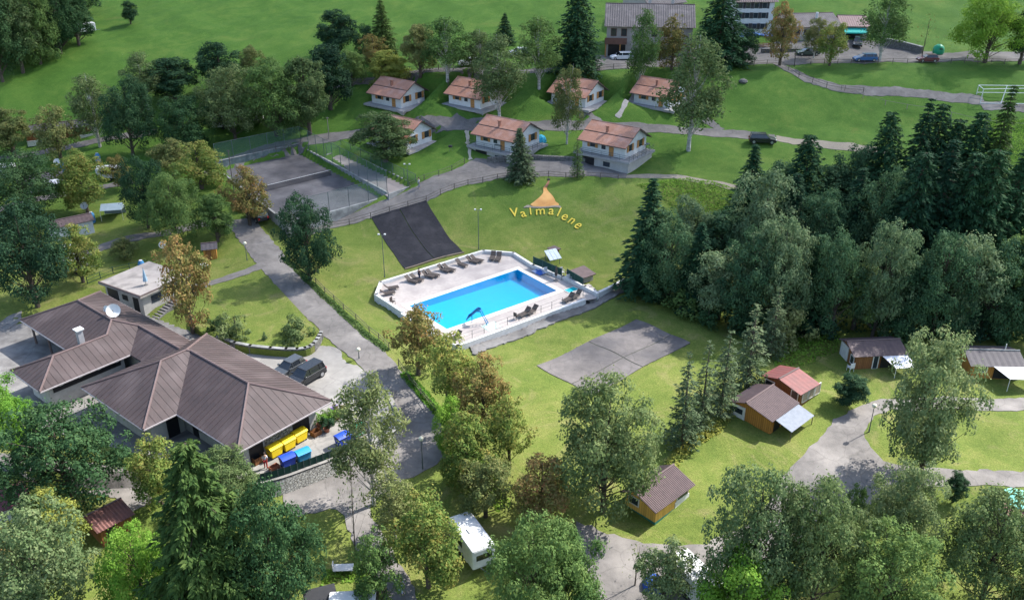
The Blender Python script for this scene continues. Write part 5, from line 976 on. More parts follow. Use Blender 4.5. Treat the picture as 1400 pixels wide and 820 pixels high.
def chair(label, p, rz, m, sc=1.0, group=None):
    o = empty('garden_chair', p, rz, label, 'chair', group); o.scale = (sc,)*3; b = MB(); b.box(-.25,.25,-.25,.25,.40,.44); b.build('seat', m, o); b = MB(); b.box(-.25,.25,.22,.26,.45,.95); b.build('backrest', m, o)
    for x in (-.22,.22):
        for y in (-.22,.22): k = MB(); k.tube([(x,y,0),(x*.95,y*.95,.4)], .025, 5); k.build('leg', m, o)
    for x in (-.26,.26): k = MB(); k.box(x-.025,x+.025,-.22,.24,.62,.66); k.build('armrest', m, o)
chair('white plastic chair at the left end of the brown cabin', G(1162,507), R(200), M_PLASW, 1.15)
# white bench on the lower lawn
o = empty('lawn_bench', G(470,781), R(3), 'white slatted bench on the sunny lawn near the bottom edge', 'bench')
b = MB(); b.box(-.8,.8,-.4,.4,.42,.48); b.build('seat', M_PLASW, o); b = MB(); M_ = Matrix.Rotation(R(-25), 4, 'Y'); b.box(-.86,-.8,-.28,.28,.45,.95, ); b.build('backrest', M_PLASW, o)
for x in (-.65,.65):
    for y in (-.24,.24): k = MB(); k.tube([(x,y,0),(x,y,.42)], .035, 6); k.build('leg', M_PLASW, o)
# ------------------------------------------------------------------ pool furniture
M_LNG = mat('lounger_brown', (.075,.058,.050), (.05,.04,.036), 5, .7); M_LFR = mat('lounger_frame', (.14,.115,.10), None, 4, .6)
def make_lounger():
    o = empty('sun_lounger', (0,0,0)); b = MB(); b.box(-.33,.33,-.95,.35,.30,.36); b.build('seat', M_LNG, o)
    b = MB(); M_ = Matrix.Translation((0,.36,.33)) @ Matrix.Rotation(R(42), 4, 'X'); b.box(-.33,.33,0,.75,-.03,.03, M_); b.build('backrest', M_LNG, o)
    for x in (-.34,.34): b = MB(); b.box(x-.03,x+.03,-.98,.5,.26,.31); b.build('side_rail', M_LFR, o)
    for x in (-.3,.3):
        for y in (-.8,.3): b = MB(); b.tube([(x,y,0),(x,y,.28)], .03, 5); b.build('leg', M_LFR, o)
    return o
lg = make_lounger(); nL = 0
def lounger(px, py, rz, label):
    global nL
    o = lg if nL == 0 else copy_tree(lg); nL += 1; p = U(px, py, DECK_Z + .01); o.location = p; o.rotation_euler = (0, 0, rz); tag(o, label, 'sun lounger', 'brown sun loungers on the pool terrace')
wa = math.atan2((DECK[2]-DECK[1]).y, (DECK[2]-DECK[1]).x)
for px, py, a, l in [(535,396,wa+R(75),'sun lounger at the left end of the terrace, upper one of two'),(530,403,wa+R(75),'sun lounger at the left end of the terrace, lower one of two'),(563,386,wa+R(25),'left lounger of the first pair along the white parapet'),(570,383.5,wa+R(25),'right lounger of the first pair along the white parapet'),(586,379,wa+R(25),'left lounger of the second pair along the white parapet'),(592,377.5,wa+R(25),'right lounger of the second pair along the white parapet'),(607,371,wa+R(20),'left lounger of the third pair along the white parapet'),(614,370,wa+R(20),'right lounger of the third pair along the white parapet'),(631,363.5,wa+R(12),'single sun lounger between two pairs along the white parapet'),(646,359,wa+R(25),'left lounger of the fourth pair along the white parapet'),(652,357.5,wa+R(25),'right lounger of the fourth pair along the white parapet'),(673.5,354,R(-8),'left one of the two upright loungers in the far corner of the terrace'),(681.5,355,R(-8),'right one of the two upright loungers in the far corner of the terrace'),(622,464,wa+R(-80),'lounger on the near side of the pool beside the brown tinged rowan'),(717,431,wa+R(-80),'left lounger of the pair on the near side of the pool'),(727,428,wa+R(-80),'right lounger of the pair on the near side of the pool'),(777,411,wa+R(-80),'left lounger of the pair beside the pool steps'),(787,407,wa+R(-80),'right lounger of the pair beside the pool steps')]: lounger(px, py, a, l)
chair('dark folding chair at the left corner of the pool terrace', U(537,416,DECK_Z+.01), R(60), M_LNG); chair('dark folding chair on the near side of the pool', U(706,436,DECK_Z+.01), R(140), M_LNG)
g = 'white chairs at the right end of the pool'
for q, l in (((747,376),'left one of the white chairs at the far right end of the pool'),((768,376),'middle one of the white chairs at the far right end of the pool'),((778,386),'right one of the white chairs at the far right end of the pool')): chair(l, U(*q, DECK_Z+.01), R(30), M_PLASW, 1.1, g)
# blue water slide
sb = mat('slide_blue', (.02,.19,.42), (.016,.16,.36), 3, .3); p0, p1 = U(667,443,DECK_Z), U(641,441,DECK_Z); sld = empty('water_slide', p0, math.atan2((p1-p0).y, (p1-p0).x), 'blue water slide standing at the near edge of the pool', 'slide')
Ls = (p1-p0).length; b = MB()
for k in range(7):
    y = -.26 if k < 3 else .26
pts = [(.95,0,1.75),(1.3,0,1.65),(1.8,0,1.15),(2.3,0,.7),(Ls+.2,0,.35)]
for s in (-1, 1): q = MB(); q.tube([(x, s*.3, z+.18) for x, _, z in pts], .08, 6); q.build('chute_side', sb, sld)
b = MB()
for a, c in zip(pts[:-1], pts[1:]): b.quad((a[0],-.3,a[2]),(c[0],-.3,c[2]),(c[0],.3,c[2]),(a[0],.3,a[2])); b.quad((a[0],-.3,a[2]),(a[0],-.3,a[2]+.2),(c[0],-.3,c[2]+.2),(c[0],-.3,c[2])); b.quad((a[0],.3,a[2]),(c[0],.3,c[2]),(c[0],.3,c[2]+.2),(a[0],.3,a[2]+.2))
b.build('chute', sb, sld)
for s in (-1, 1): q = MB(); q.tube([(0,s*.28,0),(.6,s*.28,1.2),(.95,s*.28,1.95),(1.2,s*.28,2.0),(1.35,s*.28,1.7)], .045, 6); q.build('ladder_rail', sb, sld)
for k in range(6): f_ = (k+.5)/6; q = MB(); q.tube([(.9*f_,-.28,1.75*f_),(.9*f_,.28,1.75*f_)], .035, 5); q.build('rung', sb, sld)
q = MB(); q.tube([(1.9,0,0),(1.9,0,1.05)], .05, 6); q.build('support', sb, sld); q = MB(); q.box(.7,1.25,-.3,.3,1.68,1.74); q.build('platform', sb, sld)
# splash mat, small pool, blue slide mat, screens
o = empty('splash_mat', U(671,446,DECK_Z), wa, 'pale mint mat at the foot of the slide ladder', 'mat'); b = MB(); b.box(-.9,1.0,-.8,.7,.008,.03); b.build('mat_panel', mat('mat_mint', (.42,.72,.62), (.5,.76,.68), 3), o)
o = empty('foot_bath', U(781,396.5,DECK_Z), wa, 'small turquoise foot bath at the right end of the pool terrace', 'foot bath'); b = MB(); b.box(-.9,.9,-.6,.6,-.02,.06); b.build('rim', M_COPE, o); b = MB(); b.box(-.78,.78,-.48,.48,.05,.07); b.build('water', mat('bath_water', (.02,.42,.48), None, 3, .1), o)
scr = mat('screen_green', (.016,.055,.042), (.012,.042,.033), 4, .8)
def screen(label, a, b_, z0, h):
    A_, B_ = U(*a, z0), U(*b_, z0); o = empty('green_screen', A_, math.atan2((B_-A_).y, (B_-A_).x), label, 'screen', 'dark green screens behind the pool'); L_ = (B_-A_).length; n = max(2, int(L_/1.5))
    for k in range(n): b = MB(); b.box(k*L_/n+.03,(k+1)*L_/n-.03,-.03,.03,.0,h); b.build('screen_panel', scr, o)
    for k in range(n+1): b = MB(); b.tube([(k*L_/n,0,-.6),(k*L_/n,0,h+.05)], .04, 5); b.build('post', M_POST, o)
screen('dark green screen on the parapet behind the blue pool mat', (729,360), (768,377), DECK_Z+.6, 1.0); screen('dark green screen on the parapet beside the brown hut roof', (775,376), (797,389), DECK_Z+.6, .9)
sheet_b = empty('blue_tarpaulin', U(742,371,DECK_Z), wa, 'crumpled blue and white tarpaulin lying in the corner beside the pool', 'tarpaulin'); b = MB(); rg = random.Random(3); n = 7; vs = [((i-3)*.42, (j-3)*.3, .05 + .32*rg.random()*(1-abs(i-3)/4)) for j in range(n) for i in range(n)]; b.add(vs, [(j*n+i, j*n+i+1, (j+1)*n+i+1, (j+1)*n+i) for j in range(n-1) for i in range(n-1)]); b.build('sheet', mat('tarp_mixed', (.045,.13,.42), (.03,.10,.36), 1.1, .5, c3=(.6,.64,.72), s3=.9), sheet_b, smooth=True)
# folded parasol
def closed_parasol(label, p, h=2.2, m=None):
    o = empty('folded_parasol', p, 0, label, 'parasol'); b = MB(); b.tube([(0,0,0),(0,0,h)], .035, 6); b.build('pole', M_POST, o); b = MB(); b.lathe([(.10,.7),(.2,1.0),(.16,1.6),(.05,h-.02)], 8); b.build('canopy', m or M_LNG, o); b = MB(); b.lathe([(.35,0),(.35,.08),(.08,.1)], 12); b.build('foot', M_CONC2, o)
closed_parasol('folded dark parasol standing at the right end of the pool', U(760,384,DECK_Z)); 
# pump hut roofs behind the screens
def hut(label, px, py, z, m, L_=2.6, D_=2.0, rz=0, h=1.5):
    o = empty('pump_hut', G(px, py), rz, label, 'hut'); b = MB(); b.box(0,L_,0,D_,-.5,h-.1); b.build('wall', M_PLAS, o); b = MB(); b.add([(-.25,-.3,h-.1),(L_+.25,-.3,h-.1),(L_+.25,D_+.3,h+.25),(-.25,D_+.3,h+.25),(-.25,-.3,h),(L_+.25,-.3,h),(L_+.25,D_+.3,h+.35),(-.25,D_+.3,h+.35)], [(3,2,1,0),(4,5,6,7),(0,1,5,4),(1,2,6,5),(2,3,7,6),(3,0,4,7)]); ro = b.build('roof', m, o); b = MB(); b.box(.4,1.1,-.04,.02,0,h-.3); b.build('door', M_DARK, o); return o, ro
hut('low pump hut with brown roof in the grass behind the pool', 789, 391, 0, mat('roof_felt', (.15,.105,.10), None, 2), 2.8, 1.8, wa, 1.0)
o = empty('solar_panel_rack', G(753,361), wa - R(10), 'small tilted white solar panel rack behind the dark green screen', 'solar panel')
for k in range(3): b = MB(); M_ = Matrix.Translation((k*.62-.6,0,1.35)) @ Matrix.Rotation(R(28), 4, 'X'); b.box(0,.58,-.9,.9,-.03,.03, M_); b.build('panel', mat('solar_white', (.50,.56,.60), (.36,.42,.46), 3, .2), o)
for x in (-.5,1.0): b = MB(); b.tube([(x,-.6,-.2),(x,-.6,1.0)], .04, 5); b.build('leg', M_POST, o); b = MB(); b.tube([(x,.6,-.2),(x,.6,1.65)], .04, 5); b.build('leg', M_POST, o)
o = empty('changing_booth', G(757,353), wa, 'tiny brown booth standing on the lawn above the solar panels', 'booth'); b = MB(); b.box(-.5,.5,-.5,.5,-.2,1.4); b.build('wall', M_WOODD, o); b = MB(); b.box(-.7,.7,-.7,.7,1.403,1.5); b.build('roof', M_CR, o); b = MB(); b.box(-.3,.3,-.54,-.5,0,1.2); b.build('door', M_DARK, o)
# glass and post fence on the near side of the pool
f = empty('pool_fence', U(626,470,DECK_Z), 0, 'thin post fence along the near edge of the pool terrace', 'fence'); a, b_ = U(629,469.5,DECK_Z), U(797,408,DECK_Z); n = 11; o = Vector(f.location)
for k in range(n+1): p = a.lerp(b_, k/n) - o; q = MB(); q.tube([(p.x,p.y,.15),(p.x,p.y,1.15)], .03, 5); q.build('post', M_POST, f)
for zz in (.65, 1.13): q = MB(); p, r_ = a - o, b_ - o; q.tube([(p.x,p.y,zz),(r_.x,r_.y,zz)], .014, 4); q.build('rail', M_POST, f)
# ------------------------------------------------------------------ lawn logo and writing
def nrm_at(x, y): e = .4; return Vector((-(hz(x+e,y)-hz(x-e,y))/(2*e), -(hz(x,y+e)-hz(x,y-e))/(2*e), 1)).normalized()
M_LET = mat('letter_yellow', (.56,.43,.05), (.46,.36,.04), 3, .7)
tx = [('V',704,296.5,8,'first'),('a',717,297,14,'second'),('l',726,294,4,'third'),('m',739,294,0,'fourth'),('a',753,294,-8,'fifth'),('l',762,296,-20,'sixth'),('e',769.5,301,-28,'seventh'),('n',778.5,306,-36,'eighth'),('e',786.5,312,-44,'ninth')]
for ch_, px, py, rot, nth in tx:
    cu = bpy.data.curves.new('letter', 'FONT'); cu.body = ch_; cu.size = 2.1; cu.extrude = .025; cu.offset = .012; cu.align_x = 'CENTER'; to = bpy.data.objects.new('tmp', cu); COL.objects.link(to)
    me = bpy.data.meshes.new_from_object(to); bpy.data.objects.remove(to); me.materials.append(M_LET); o = link(bpy.data.objects.new('letter', me)); p = G(px, py); n = nrm_at(p.x, p.y); xa = Vector((1, 0, 0)); ya = n.cross(xa).normalized(); xa = ya.cross(n); Mx = Matrix((xa, ya, n)).transposed().to_4x4() @ Matrix.Rotation(R(rot), 4, 'Z') @ Matrix.Diagonal((.95, 1.25, 1, 1))
    Mx.translation = p + n * .09; o.matrix_world = Mx; tag(o, 'yellow letter %s lying on the lawn, %s letter of the word' % (ch_, nth), 'letter', 'yellow letters on the lawn')
lg_ = empty('lawn_emblem', G(743,282), 0, 'orange hill shaped emblem laid on the lawn above the yellow letters', 'emblem')
def patch(name, pts, m, off): sheet(name, smooth_line(gpoly([(680 + x/10.77, 240 + y/10.77) for x, y in pts]), 1, True), m, off=off, parent=lg_, origin=lg_.location, skirt=.1, step=.5)
patch('emblem_body', [(460,450),(560,380),(640,310),(680,260),(675,200),(680,175),(725,180),(735,225),(800,290),(840,345),(855,395),(910,425),(900,455),(700,470)], mat('bark_orange', (.52,.26,.085), (.43,.21,.07), 2, .9, .3, 8, c3=(.58,.33,.12), s3=.5), .09)
patch('emblem_peak', [(680,178),(700,160),(740,100),(750,80),(770,85),(760,120),(735,170),(727,182)], mat('bark_brown_red', (.24,.11,.06), None, 3), .10)
patch('emblem_tip', [(735,50),(775,48),(772,78),(740,80)], M_DARK, .11); patch('emblem_base', [(370,485),(440,440),(480,445),(500,462),(700,470),(900,448),(930,455),(948,500),(925,490),(905,470),(700,486),(490,480),(430,475)], mat('stone_edge', (.26,.22,.17), None, 3), .10)
# ------------------------------------------------------------------ fences
M_FW = mat('fence_wood', (.12,.10,.085), (.085,.07,.06), 4, .9); M_FWL = mat('fence_wood_pale', (.25,.22,.19), None, 4, .9)
pc = {}
def rail_fence(label, line, h=1.0, step=2.4, rails=2, m=M_FW, name='wooden_fence', r_=.055, cat='fence'):
    P = gpoly(line); L_ = densify(P, step, False); o = Vector((L_[0].x, L_[0].y, hz(*L_[0]))); f = empty(name, o, 0, label, cat); key = (h, m.name, r_)
    pts = [Vector((p.x, p.y, hz(*p))) - o for p in L_]
    for p in pts:
        if key not in pc: b = MB(); b.tube([(0,0,-.3),(0,0,h)], r_, 6); pc[key] = b.build('post', m, f); pc[key].location = p
        else: inst(pc[key], f, p)
    for k in range(rails):
        zz = h * (.92 - .42 * k); b = MB(); b.tube([p + Vector((0, 0, zz)) for p in pts], r_ * .6, 4); b.build('rail', m, f)
rail_fence('dark wooden fence along the lower edge of the promenade', [(448,313),(507,299),(583,276),(640,254),(700,243),(750,242),(845,246)]); rail_fence('wooden fence between promenade and lawn of the left bungalow', [(560,257),(600,241),(635,224)])
rail_fence('dark rail fence on the right side of the road beside the hedge', [(395,352),(432,388),(470,424),(505,455),(532,478)], .9, 2.4, 2); rail_fence('dark rail fence along the shaded road under the rowans', [(545,500),(575,540),(600,570),(622,600)], .9, 2.4, 2)
rail_fence('wooden fence along the left half of the upper road', [(478,116),(560,109),(640,105),(720,102),(800,97),(858,94)]); rail_fence('wooden fence along the right half of the upper road', [(960,91),(1066,90)]); rail_fence('wooden fence along the car park above the curved path', [(1108,89),(1200,88),(1300,87),(1410,86)])
rail_fence('wooden fence descending along the curved path', [(1064,90),(1092,106),(1130,120),(1180,127)]); rail_fence('pale wire fence across the right hand meadow', [(1150,124),(1210,144),(1300,160),(1410,176)], .9, 3.5, 1, M_FWL); rail_fence('dark fence on the meadow behind the willow along the upper road', [(500,104),(560,98),(620,96)], 1.0, 2.5, 2)
rail_fence('dark green fence of the terrace above the flat roofed annexe', [(120,388),(155,374),(200,364)], 1.0, 1.6, 3, mat('fence_green', (.03,.07,.05), None, 4)); rail_fence('fence on top of the wall behind the tennis court', [(310,224),(360,212),(412,200)], 1.0, 2.0, 2)
# green panel fence on the curved stone wall
cf = empty('panel_fence', (wl[0].x, wl[0].y, .29), 0, 'dark green panel fence on top of the curved stone wall', 'fence'); sub = [p for p in wl if proj((p.x, p.y, 0))[0] < 500]; o = wl[0]
for a, b_ in zip(sub[:-1], sub[1:]): d_ = (b_-a); k = MB(); p, q = a + d_*.03 - o, b_ - d_*.03 - o; k.quad((p.x,p.y,0),(q.x,q.y,0),(q.x,q.y,.75),(p.x,p.y,.75)); n_ = Vector((-d_.y, d_.x)).normalized()*.03; k.quad((p.x+n_.x,p.y+n_.y,.75),(q.x+n_.x,q.y+n_.y,.75),(q.x+n_.x,q.y+n_.y,0),(p.x+n_.x,p.y+n_.y,0)); k.build('fence_panel', scr, cf); k = MB(); k.tube([(p.x,p.y,-.15),(p.x,p.y,.85)], .035, 5); k.build('post', M_POST, cf)
# ------------------------------------------------------------------ lamps and poles
M_GLOBE = mat('lamp_globe', (.78,.74,.55), None, 2, .3)
def lamp(label, px, py, top, kind='globe'):
    p = G(px, py); h = height_to(p, top); o = empty('street_lamp', p, 0, label, 'street lamp', 'street lamps'); b = MB(); b.tube([(0,0,-.2),(0,0,.5),(0,0,h-.15)], [.09,.05,.035], 8); b.build('post', M_POST, o)
    if kind == 'globe': b = MB(); b.lathe([(.05,h-.2),(.18,h-.12),(.24,h+.05),(.18,h+.2),(.04,h+.26)], 12); b.build('globe', M_GLOBE, o, smooth=True)
    else:
        b = MB(); b.tube([(-.45,0,h-.15),(.45,0,h-.15)], .03, 5); b.build('cross_arm', M_POST, o)
        for s in (-.4,.4): b = MB(); b.box(s-.12,s+.12,-.1,.1,h-.12,h+.04); b.build('floodlight', M_WFR, o)
lamp('street lamp on the bend of the lane beside the silvery tree', 1188, 590, 555); lamp('street lamp with round head by the lower right lane', 1259, 668, 634); lamp('street lamp beside the road near the little orange shed', 338, 356, 333); lamp('floodlight mast at the left edge of the black matting', 526, 379, 320, 'flood'); lamp('floodlight mast on the lawn right of the black matting', 654.5, 341, 286, 'flood'); lamp('floodlight mast beside the bocce court', 558, 254, 224, 'flood'); lamp('thin lamp post at the shaded bend of the road', 578, 641, 600, 'globe'); lamp('lamp post at the tip of the lawn by the car yard', 491, 490, 478)
def pole(label, px, py, top, m=M_FW, r_=.07):
    p = G(px, py); h = height_to(p, top); o = empty('utility_pole', p, 0, label, 'pole'); b = MB(); b.tube([(0,0,-.3),(0,0,h)], [r_*1.2, r_*.8], 7); b.build('shaft', m, o); b = MB(); b.box(-.25,.25,-.04,.04,h-.25,h-.17); b.build('cross_bar', m, o)
pole('thin pole behind the left end of the tennis court', 320, 262, 205); pole('thin pole between the bungalows of the upper row', 613, 126, 108); pole('thin pole beside the grey green tree by the bocce court', 450, 190, 160, M_FWL)
# ------------------------------------------------------------------ bins and clutter in the yard
M_BY, M_BB, M_BC, M_BG = mat('bin_yellow', (.78,.56,.01), (.70,.50,.01), 3, .4), mat('bin_blue', (.015,.06,.42), (.012,.05,.36), 3, .4), mat('bin_cyan', (.02,.24,.44), (.02,.2,.38), 3, .4), mat('bin_green', (.02,.30,.16), (.016,.25,.13), 3, .4)
def big_bin(label, p, rz, m, group=None):
    o = empty('waste_container', p, rz, label, 'bin', group); b = MB(); b.add([(-.55,-.42,.18),(.55,-.42,.18),(.55,.42,.18),(-.55,.42,.18),(-.66,-.5,1.1),(.66,-.5,1.1),(.66,.5,1.1),(-.66,.5,1.1)], [(0,3,2,1),(4,5,6,7),(0,1,5,4),(1,2,6,5),(2,3,7,6),(3,0,4,7)]); b.build('body', m, o, bevel=.04)
    b = MB(); n = 7; vs = []
    for k in range(n): t = k/(n-1); y = -.54 + 1.08*t; z = 1.11 + .20*math.sin(math.pi*t); vs += [(-.69,y,z),(.69,y,z)]
    b.add(vs, [(2*k,2*k+1,2*k+3,2*k+2) for k in range(n-1)] + [tuple(2*k for k in range(n)), tuple(2*k+1 for k in range(n))[::-1], (0,2*n-2,2*n-1,1)]); b.build('lid', m, o)
    for x in (-.48,.48):
        for y in (-.34,.34): k = MB(); k.tube([(x,y-.03,.1),(x,y+.03,.1)], .1, 8); k.build('castor', M_TYRE, o)
    for s in (-1,1): k = MB(); k.tube([(s*.68,-.3,.95),(s*.68,.3,.95)], .03, 5); k.build('handle', M_POST, o)
gb = math.atan2(-VX.y, -VX.x); g = 'yellow waste containers beside the brown roofed building'
big_bin('yellow waste container nearest the person, left one of three', Y0(376,623), gb, M_BY, g); big_bin('yellow waste container in the middle of the three', Y0(394,613.5), gb, M_BY, g); big_bin('yellow waste container farthest from the person, right one of three', Y0(410,602.5), gb, M_BY, g)
g = 'blue waste containers along the green panel fence'
big_bin('dark blue waste container beside the green panel fence, left one', Y0(394,637), gb - R(10), M_BB, g); big_bin('light blue waste container beside the green panel fence', Y0(415,630), gb - R(10), M_BC, g); big_bin('dark blue waste container at the right end of the yard', Y0(469,608), gb - R(5), M_BB, g)
big_bin('green waste container beneath the tall pale birch', Y0(489,595), gb, M_BG)
o = empty('recycling_bell', G(1282,74), 0, 'green bell shaped recycling container beside the upper road', 'recycling container'); b = MB(); b.lathe([(.95,0),(1.1,.3),(1.1,1.0),(.9,1.5),(.4,1.85),(.1,1.9)], 12); b.build('shell', M_BG, o, smooth=True); b = MB(); b.box(-.3,.3,-1.12,-.95,1.05,1.25); b.build('slot', M_DARK, o); b = MB(); b.tube([(-.2,0,1.85),(0,0,2.1),(.2,0,1.85)], .04, 5); b.build('lifting_eye', M_POST, o)
def crate(label, p, rz, m, sx=.6, sy=.4, h=.35):
    o = empty('crate', p, rz, label, 'crate'); b = MB(); b.box(-sx/2,sx/2,-sy/2,sy/2,0,.03); b.build('bottom', m, o)
    for q in ((-sx/2,sx/2,-sy/2,-sy/2+.03),(-sx/2,sx/2,sy/2-.03,sy/2),(-sx/2,-sx/2+.03,-sy/2+.03,sy/2-.03),(sx/2-.03,sx/2,-sy/2+.03,sy/2-.03)): b = MB(); b.box(*q,.031,h); b.build('side', m, o)
ter = mat('terracotta', (.36,.13,.07), None, 4); 
crate('terracotta trough on the yard beside the dark blue container', Y0(375,641), gb, ter, .9, .5, .4); crate('brown box in front of the building corner left of the yellow bins', Y0(352,632), gb, M_WOODD, .9, .7, .7); crate('brown crate beside the door of the brown roofed building', Y0(432,594), gb, M_WOODD, .9, .7, .5)
def pot(label, px, py, m, col, h=1.0):
    p = Y0(px, py); o = empty('potted_plant', p, 0, label, 'plant'); b = MB(); b.lathe([(.22,0),(.32,.45),(.34,.48),(.28,.48)], 10); b.build('pot', m, o); cm = PROTO['shrub'][0][0]; c = link(bpy.data.objects.new('foliage', cm), o); c.scale = (.55,.55,h/2.2); c.location = (0,0,.4); 
    if not cm.materials: cm.materials.append(LM['mid'])
    c.material_slots[0].link = 'OBJECT'; c.material_slots[0].material = LM[col]
for a in ((437,584,'green potted plant beside the door of the brown roofed building','bright'),(446,580,'leafy potted plant second from the building door','mid'),(455,578,'big potted plant at the corner of the car yard','bright'),(462,572,'potted plant with pinkish flowers at the corner of the yard','rust'),(447,590,'dark potted plant in front of the others by the door','dark')): pot(a[2], a[0], a[1], ter, a[3], 1.1)
o = empty('flower_sign', Y0(458,570), R(40), 'blue and white advertising figure board among the potted plants', 'sign'); b = MB(); b.box(-.4,.4,-.04,.04,.3,1.3); b.build('board', mat('board_blue', (.10,.10,.42), (.55,.35,.6), 2.5, .5), o); b = MB(); b.box(-.05,.05,-.03,.03,0,.3); b.build('post', M_POST, o)
# goal frame on the court at the right
o = empty('goal_frame', G(1340,142), R(-3), 'white tubular double goal frame on the small court at the right edge', 'goal'); gw = mat('goal_white', (.62,.64,.62), None, 3, .5); d_ = G(1420,152) - G(1346,146); Lg = d_.length
for q in ([(0,0,0),(0,0,2.6)],[(0,2.2,0),(0,2.2,2.8)],[(0,0,2.6),(0,2.2,2.8)],[(0,2.2,2.8),(Lg,2.2,2.8)],[(0,2.2,1.5),(Lg,2.2,1.5)],[(0,0,.1),(Lg,0,.1)],[(3.6,0,0),(5.0,2.2,2.8)],[(0,0,2.6),(Lg,1.2,2.6)],[(6.4,2.2,0),(6.4,2.2,2.8)]): b = MB(); b.tube(q, .07, 6); b.build('tube', gw, o)
# ------------------------------------------------------------------ people
M_SKIN = mat('skin', (.50,.30,.21), None, 4, .6)
def skin(name, pts, edges, rad, m, parent, root=0):
    me = bpy.data.meshes.new(name); me.from_pydata(pts, edges, []); o = bpy.data.objects.new(name, me); COL.objects.link(o); o.modifiers.new('s', 'SKIN'); sm = o.modifiers.new('d', 'SUBSURF'); sm.levels = 1; sm.render_levels = 1
    for i, r_ in enumerate(rad): me.skin_vertices[0].data[i].radius = (r_, r_); me.skin_vertices[0].data[i].use_root = (i == root)
    dg_ = bpy.context.evaluated_depsgraph_get(); me2 = bpy.data.meshes.new_from_object(o.evaluated_get(dg_)); bpy.data.objects.remove(o); me2.materials.clear(); me2.materials.append(m)
    for p in me2.polygons: p.use_smooth = True
    return link(bpy.data.objects.new(name, me2), parent)
def person(label, p, rz, shirt, trousers, hair=(.05,.035,.025), h=1.72, stride=.12):
    o = empty('person', p, rz, label, 'person'); s = h / 1.72; o.scale = (s, s, s)
    J = [(0,0,.93),(0,0,1.15),(0,0,1.40),(0,-.01,1.50),(0,-.02,1.56),(0,-.03,1.66), (.17,0,1.38),(.23,-.03,1.12),(.22,-.14,.90),(-.17,0,1.38),(-.23,.03,1.12),(-.22,-.08,.88), (.09,0,.90),(.10,-stride,.48),(.10,-stride*.7,.07),(.10,-stride*.7-.15,.04),(-.09,0,.90),(-.10,stride*.6,.49),(-.10,stride*1.3,.07),(-.10,stride*1.3-.15,.04)]
    E_ = [(0,1),(1,2),(2,3),(3,4),(4,5),(2,6),(6,7),(7,8),(2,9),(9,10),(10,11),(0,12),(12,13),(13,14),(14,15),(0,16),(16,17),(17,18),(18,19)]; Rd = [.12,.115,.13,.055,.075,.085,.055,.042,.034,.055,.042,.034,.085,.058,.042,.035,.085,.058,.042,.035]
    skin('body', J, E_, Rd, M_SKIN, o)
    T_ = [0,1,2,6,7,9,10]; mp = {v: i for i, v in enumerate(T_)}; skin('shirt', [J[i] for i in T_], [(mp[a], mp[b_]) for a, b_ in E_ if a in mp and b_ in mp], [Rd[i]*1.13+.006 for i in T_], shirt, o)
    T_ = [0,12,13,14,16,17,18]; mp = {v: i for i, v in enumerate(T_)}; skin('trousers', [J[i] for i in T_], [(mp[a], mp[b_]) for a, b_ in E_ if a in mp and b_ in mp], [Rd[i]*1.15+.008 for i in T_], trousers, o)
    b = MB(); b.lathe([(.085,1.60),(.105,1.66),(.098,1.72),(.06,1.765),(.01,1.78)], 10, (0,.0,0)); b.build('hair', mat('hair_%d' % int(hair[0]*1000), hair), o, smooth=True)
    for s_ in (-1, 1):
        k = MB(); base = J[8] if s_ > 0 else J[11]
        for q, (dx, ln) in enumerate(((-.03,.085),(-.01,.1),(.012,.095),(.032,.075))): k.tube([(base[0]+dx*.6, base[1], base[2]-.03),(base[0]+dx, base[1]-.015, base[2]-.03-ln*.6),(base[0]+dx, base[1]-.045, base[2]-.03-ln)], [.012,.01,.008], 5)
        k.tube([(base[0]-s_*.03, base[1]-.02, base[2]-.02),(base[0]-s_*.05, base[1]-.05, base[2]-.07)], [.013,.009], 5); k.build('hand', M_SKIN, o)
red = mat('cloth_red', (.36,.03,.03)); wht = mat('cloth_white', (.62,.63,.66)); nav = mat('cloth_navy', (.02,.03,.07)); lbl = mat('cloth_pale_blue', (.36,.44,.58))
person('person in white top and red trousers standing beside the yellow container', Y0(364,640), R(200), wht, red); person('person in pale blue clothes walking on the dark lane at the bottom', G5(548,812), R(20), lbl, lbl, (.10,.07,.05)); person('person in navy clothes walking at the bottom edge left of another', G5(527,822), R(10), nav, nav)
person('person in dark clothes standing beside the first pair of loungers', U(573.5,383,DECK_Z), R(150), mat('cloth_dark', (.04,.035,.04)), nav, (.03,.025,.02))
person('person in white leaning by the promenade fence near the bocce court', G5(573,258), R(120), wht, mat('cloth_grey', (.25,.26,.28)), (.06,.05,.04))
o = empty('barbecue_grill', G(616,207), 0, 'small dark barbecue standing on the bungalow lawn', 'barbecue'); b = MB(); b.lathe([(.05,.6),(.3,.7),(.38,.85),(.3,1.0),(.05,1.05)], 10); b.build('kettle', M_DARK, o)
for a in range(3): t = a*2.094; k = MB(); k.tube([(.3*math.cos(t),.3*math.sin(t),0),(.15*math.cos(t),.15*math.sin(t),.7)], .025, 5); k.build('leg', M_POST, o)
o = empty('boulder', G(1016,112), 0, 'small grey boulder on the lawn below the upper road', 'rock'); b = MB(); b.lathe([(.7,-.2),(.85,.1),(.6,.4),(.2,.55),(.03,.56)], 9); b.build('rock', M_RUBD, o)
# ------------------------------------------------------------------ trees, each placed on the ground it grows from
T = tree
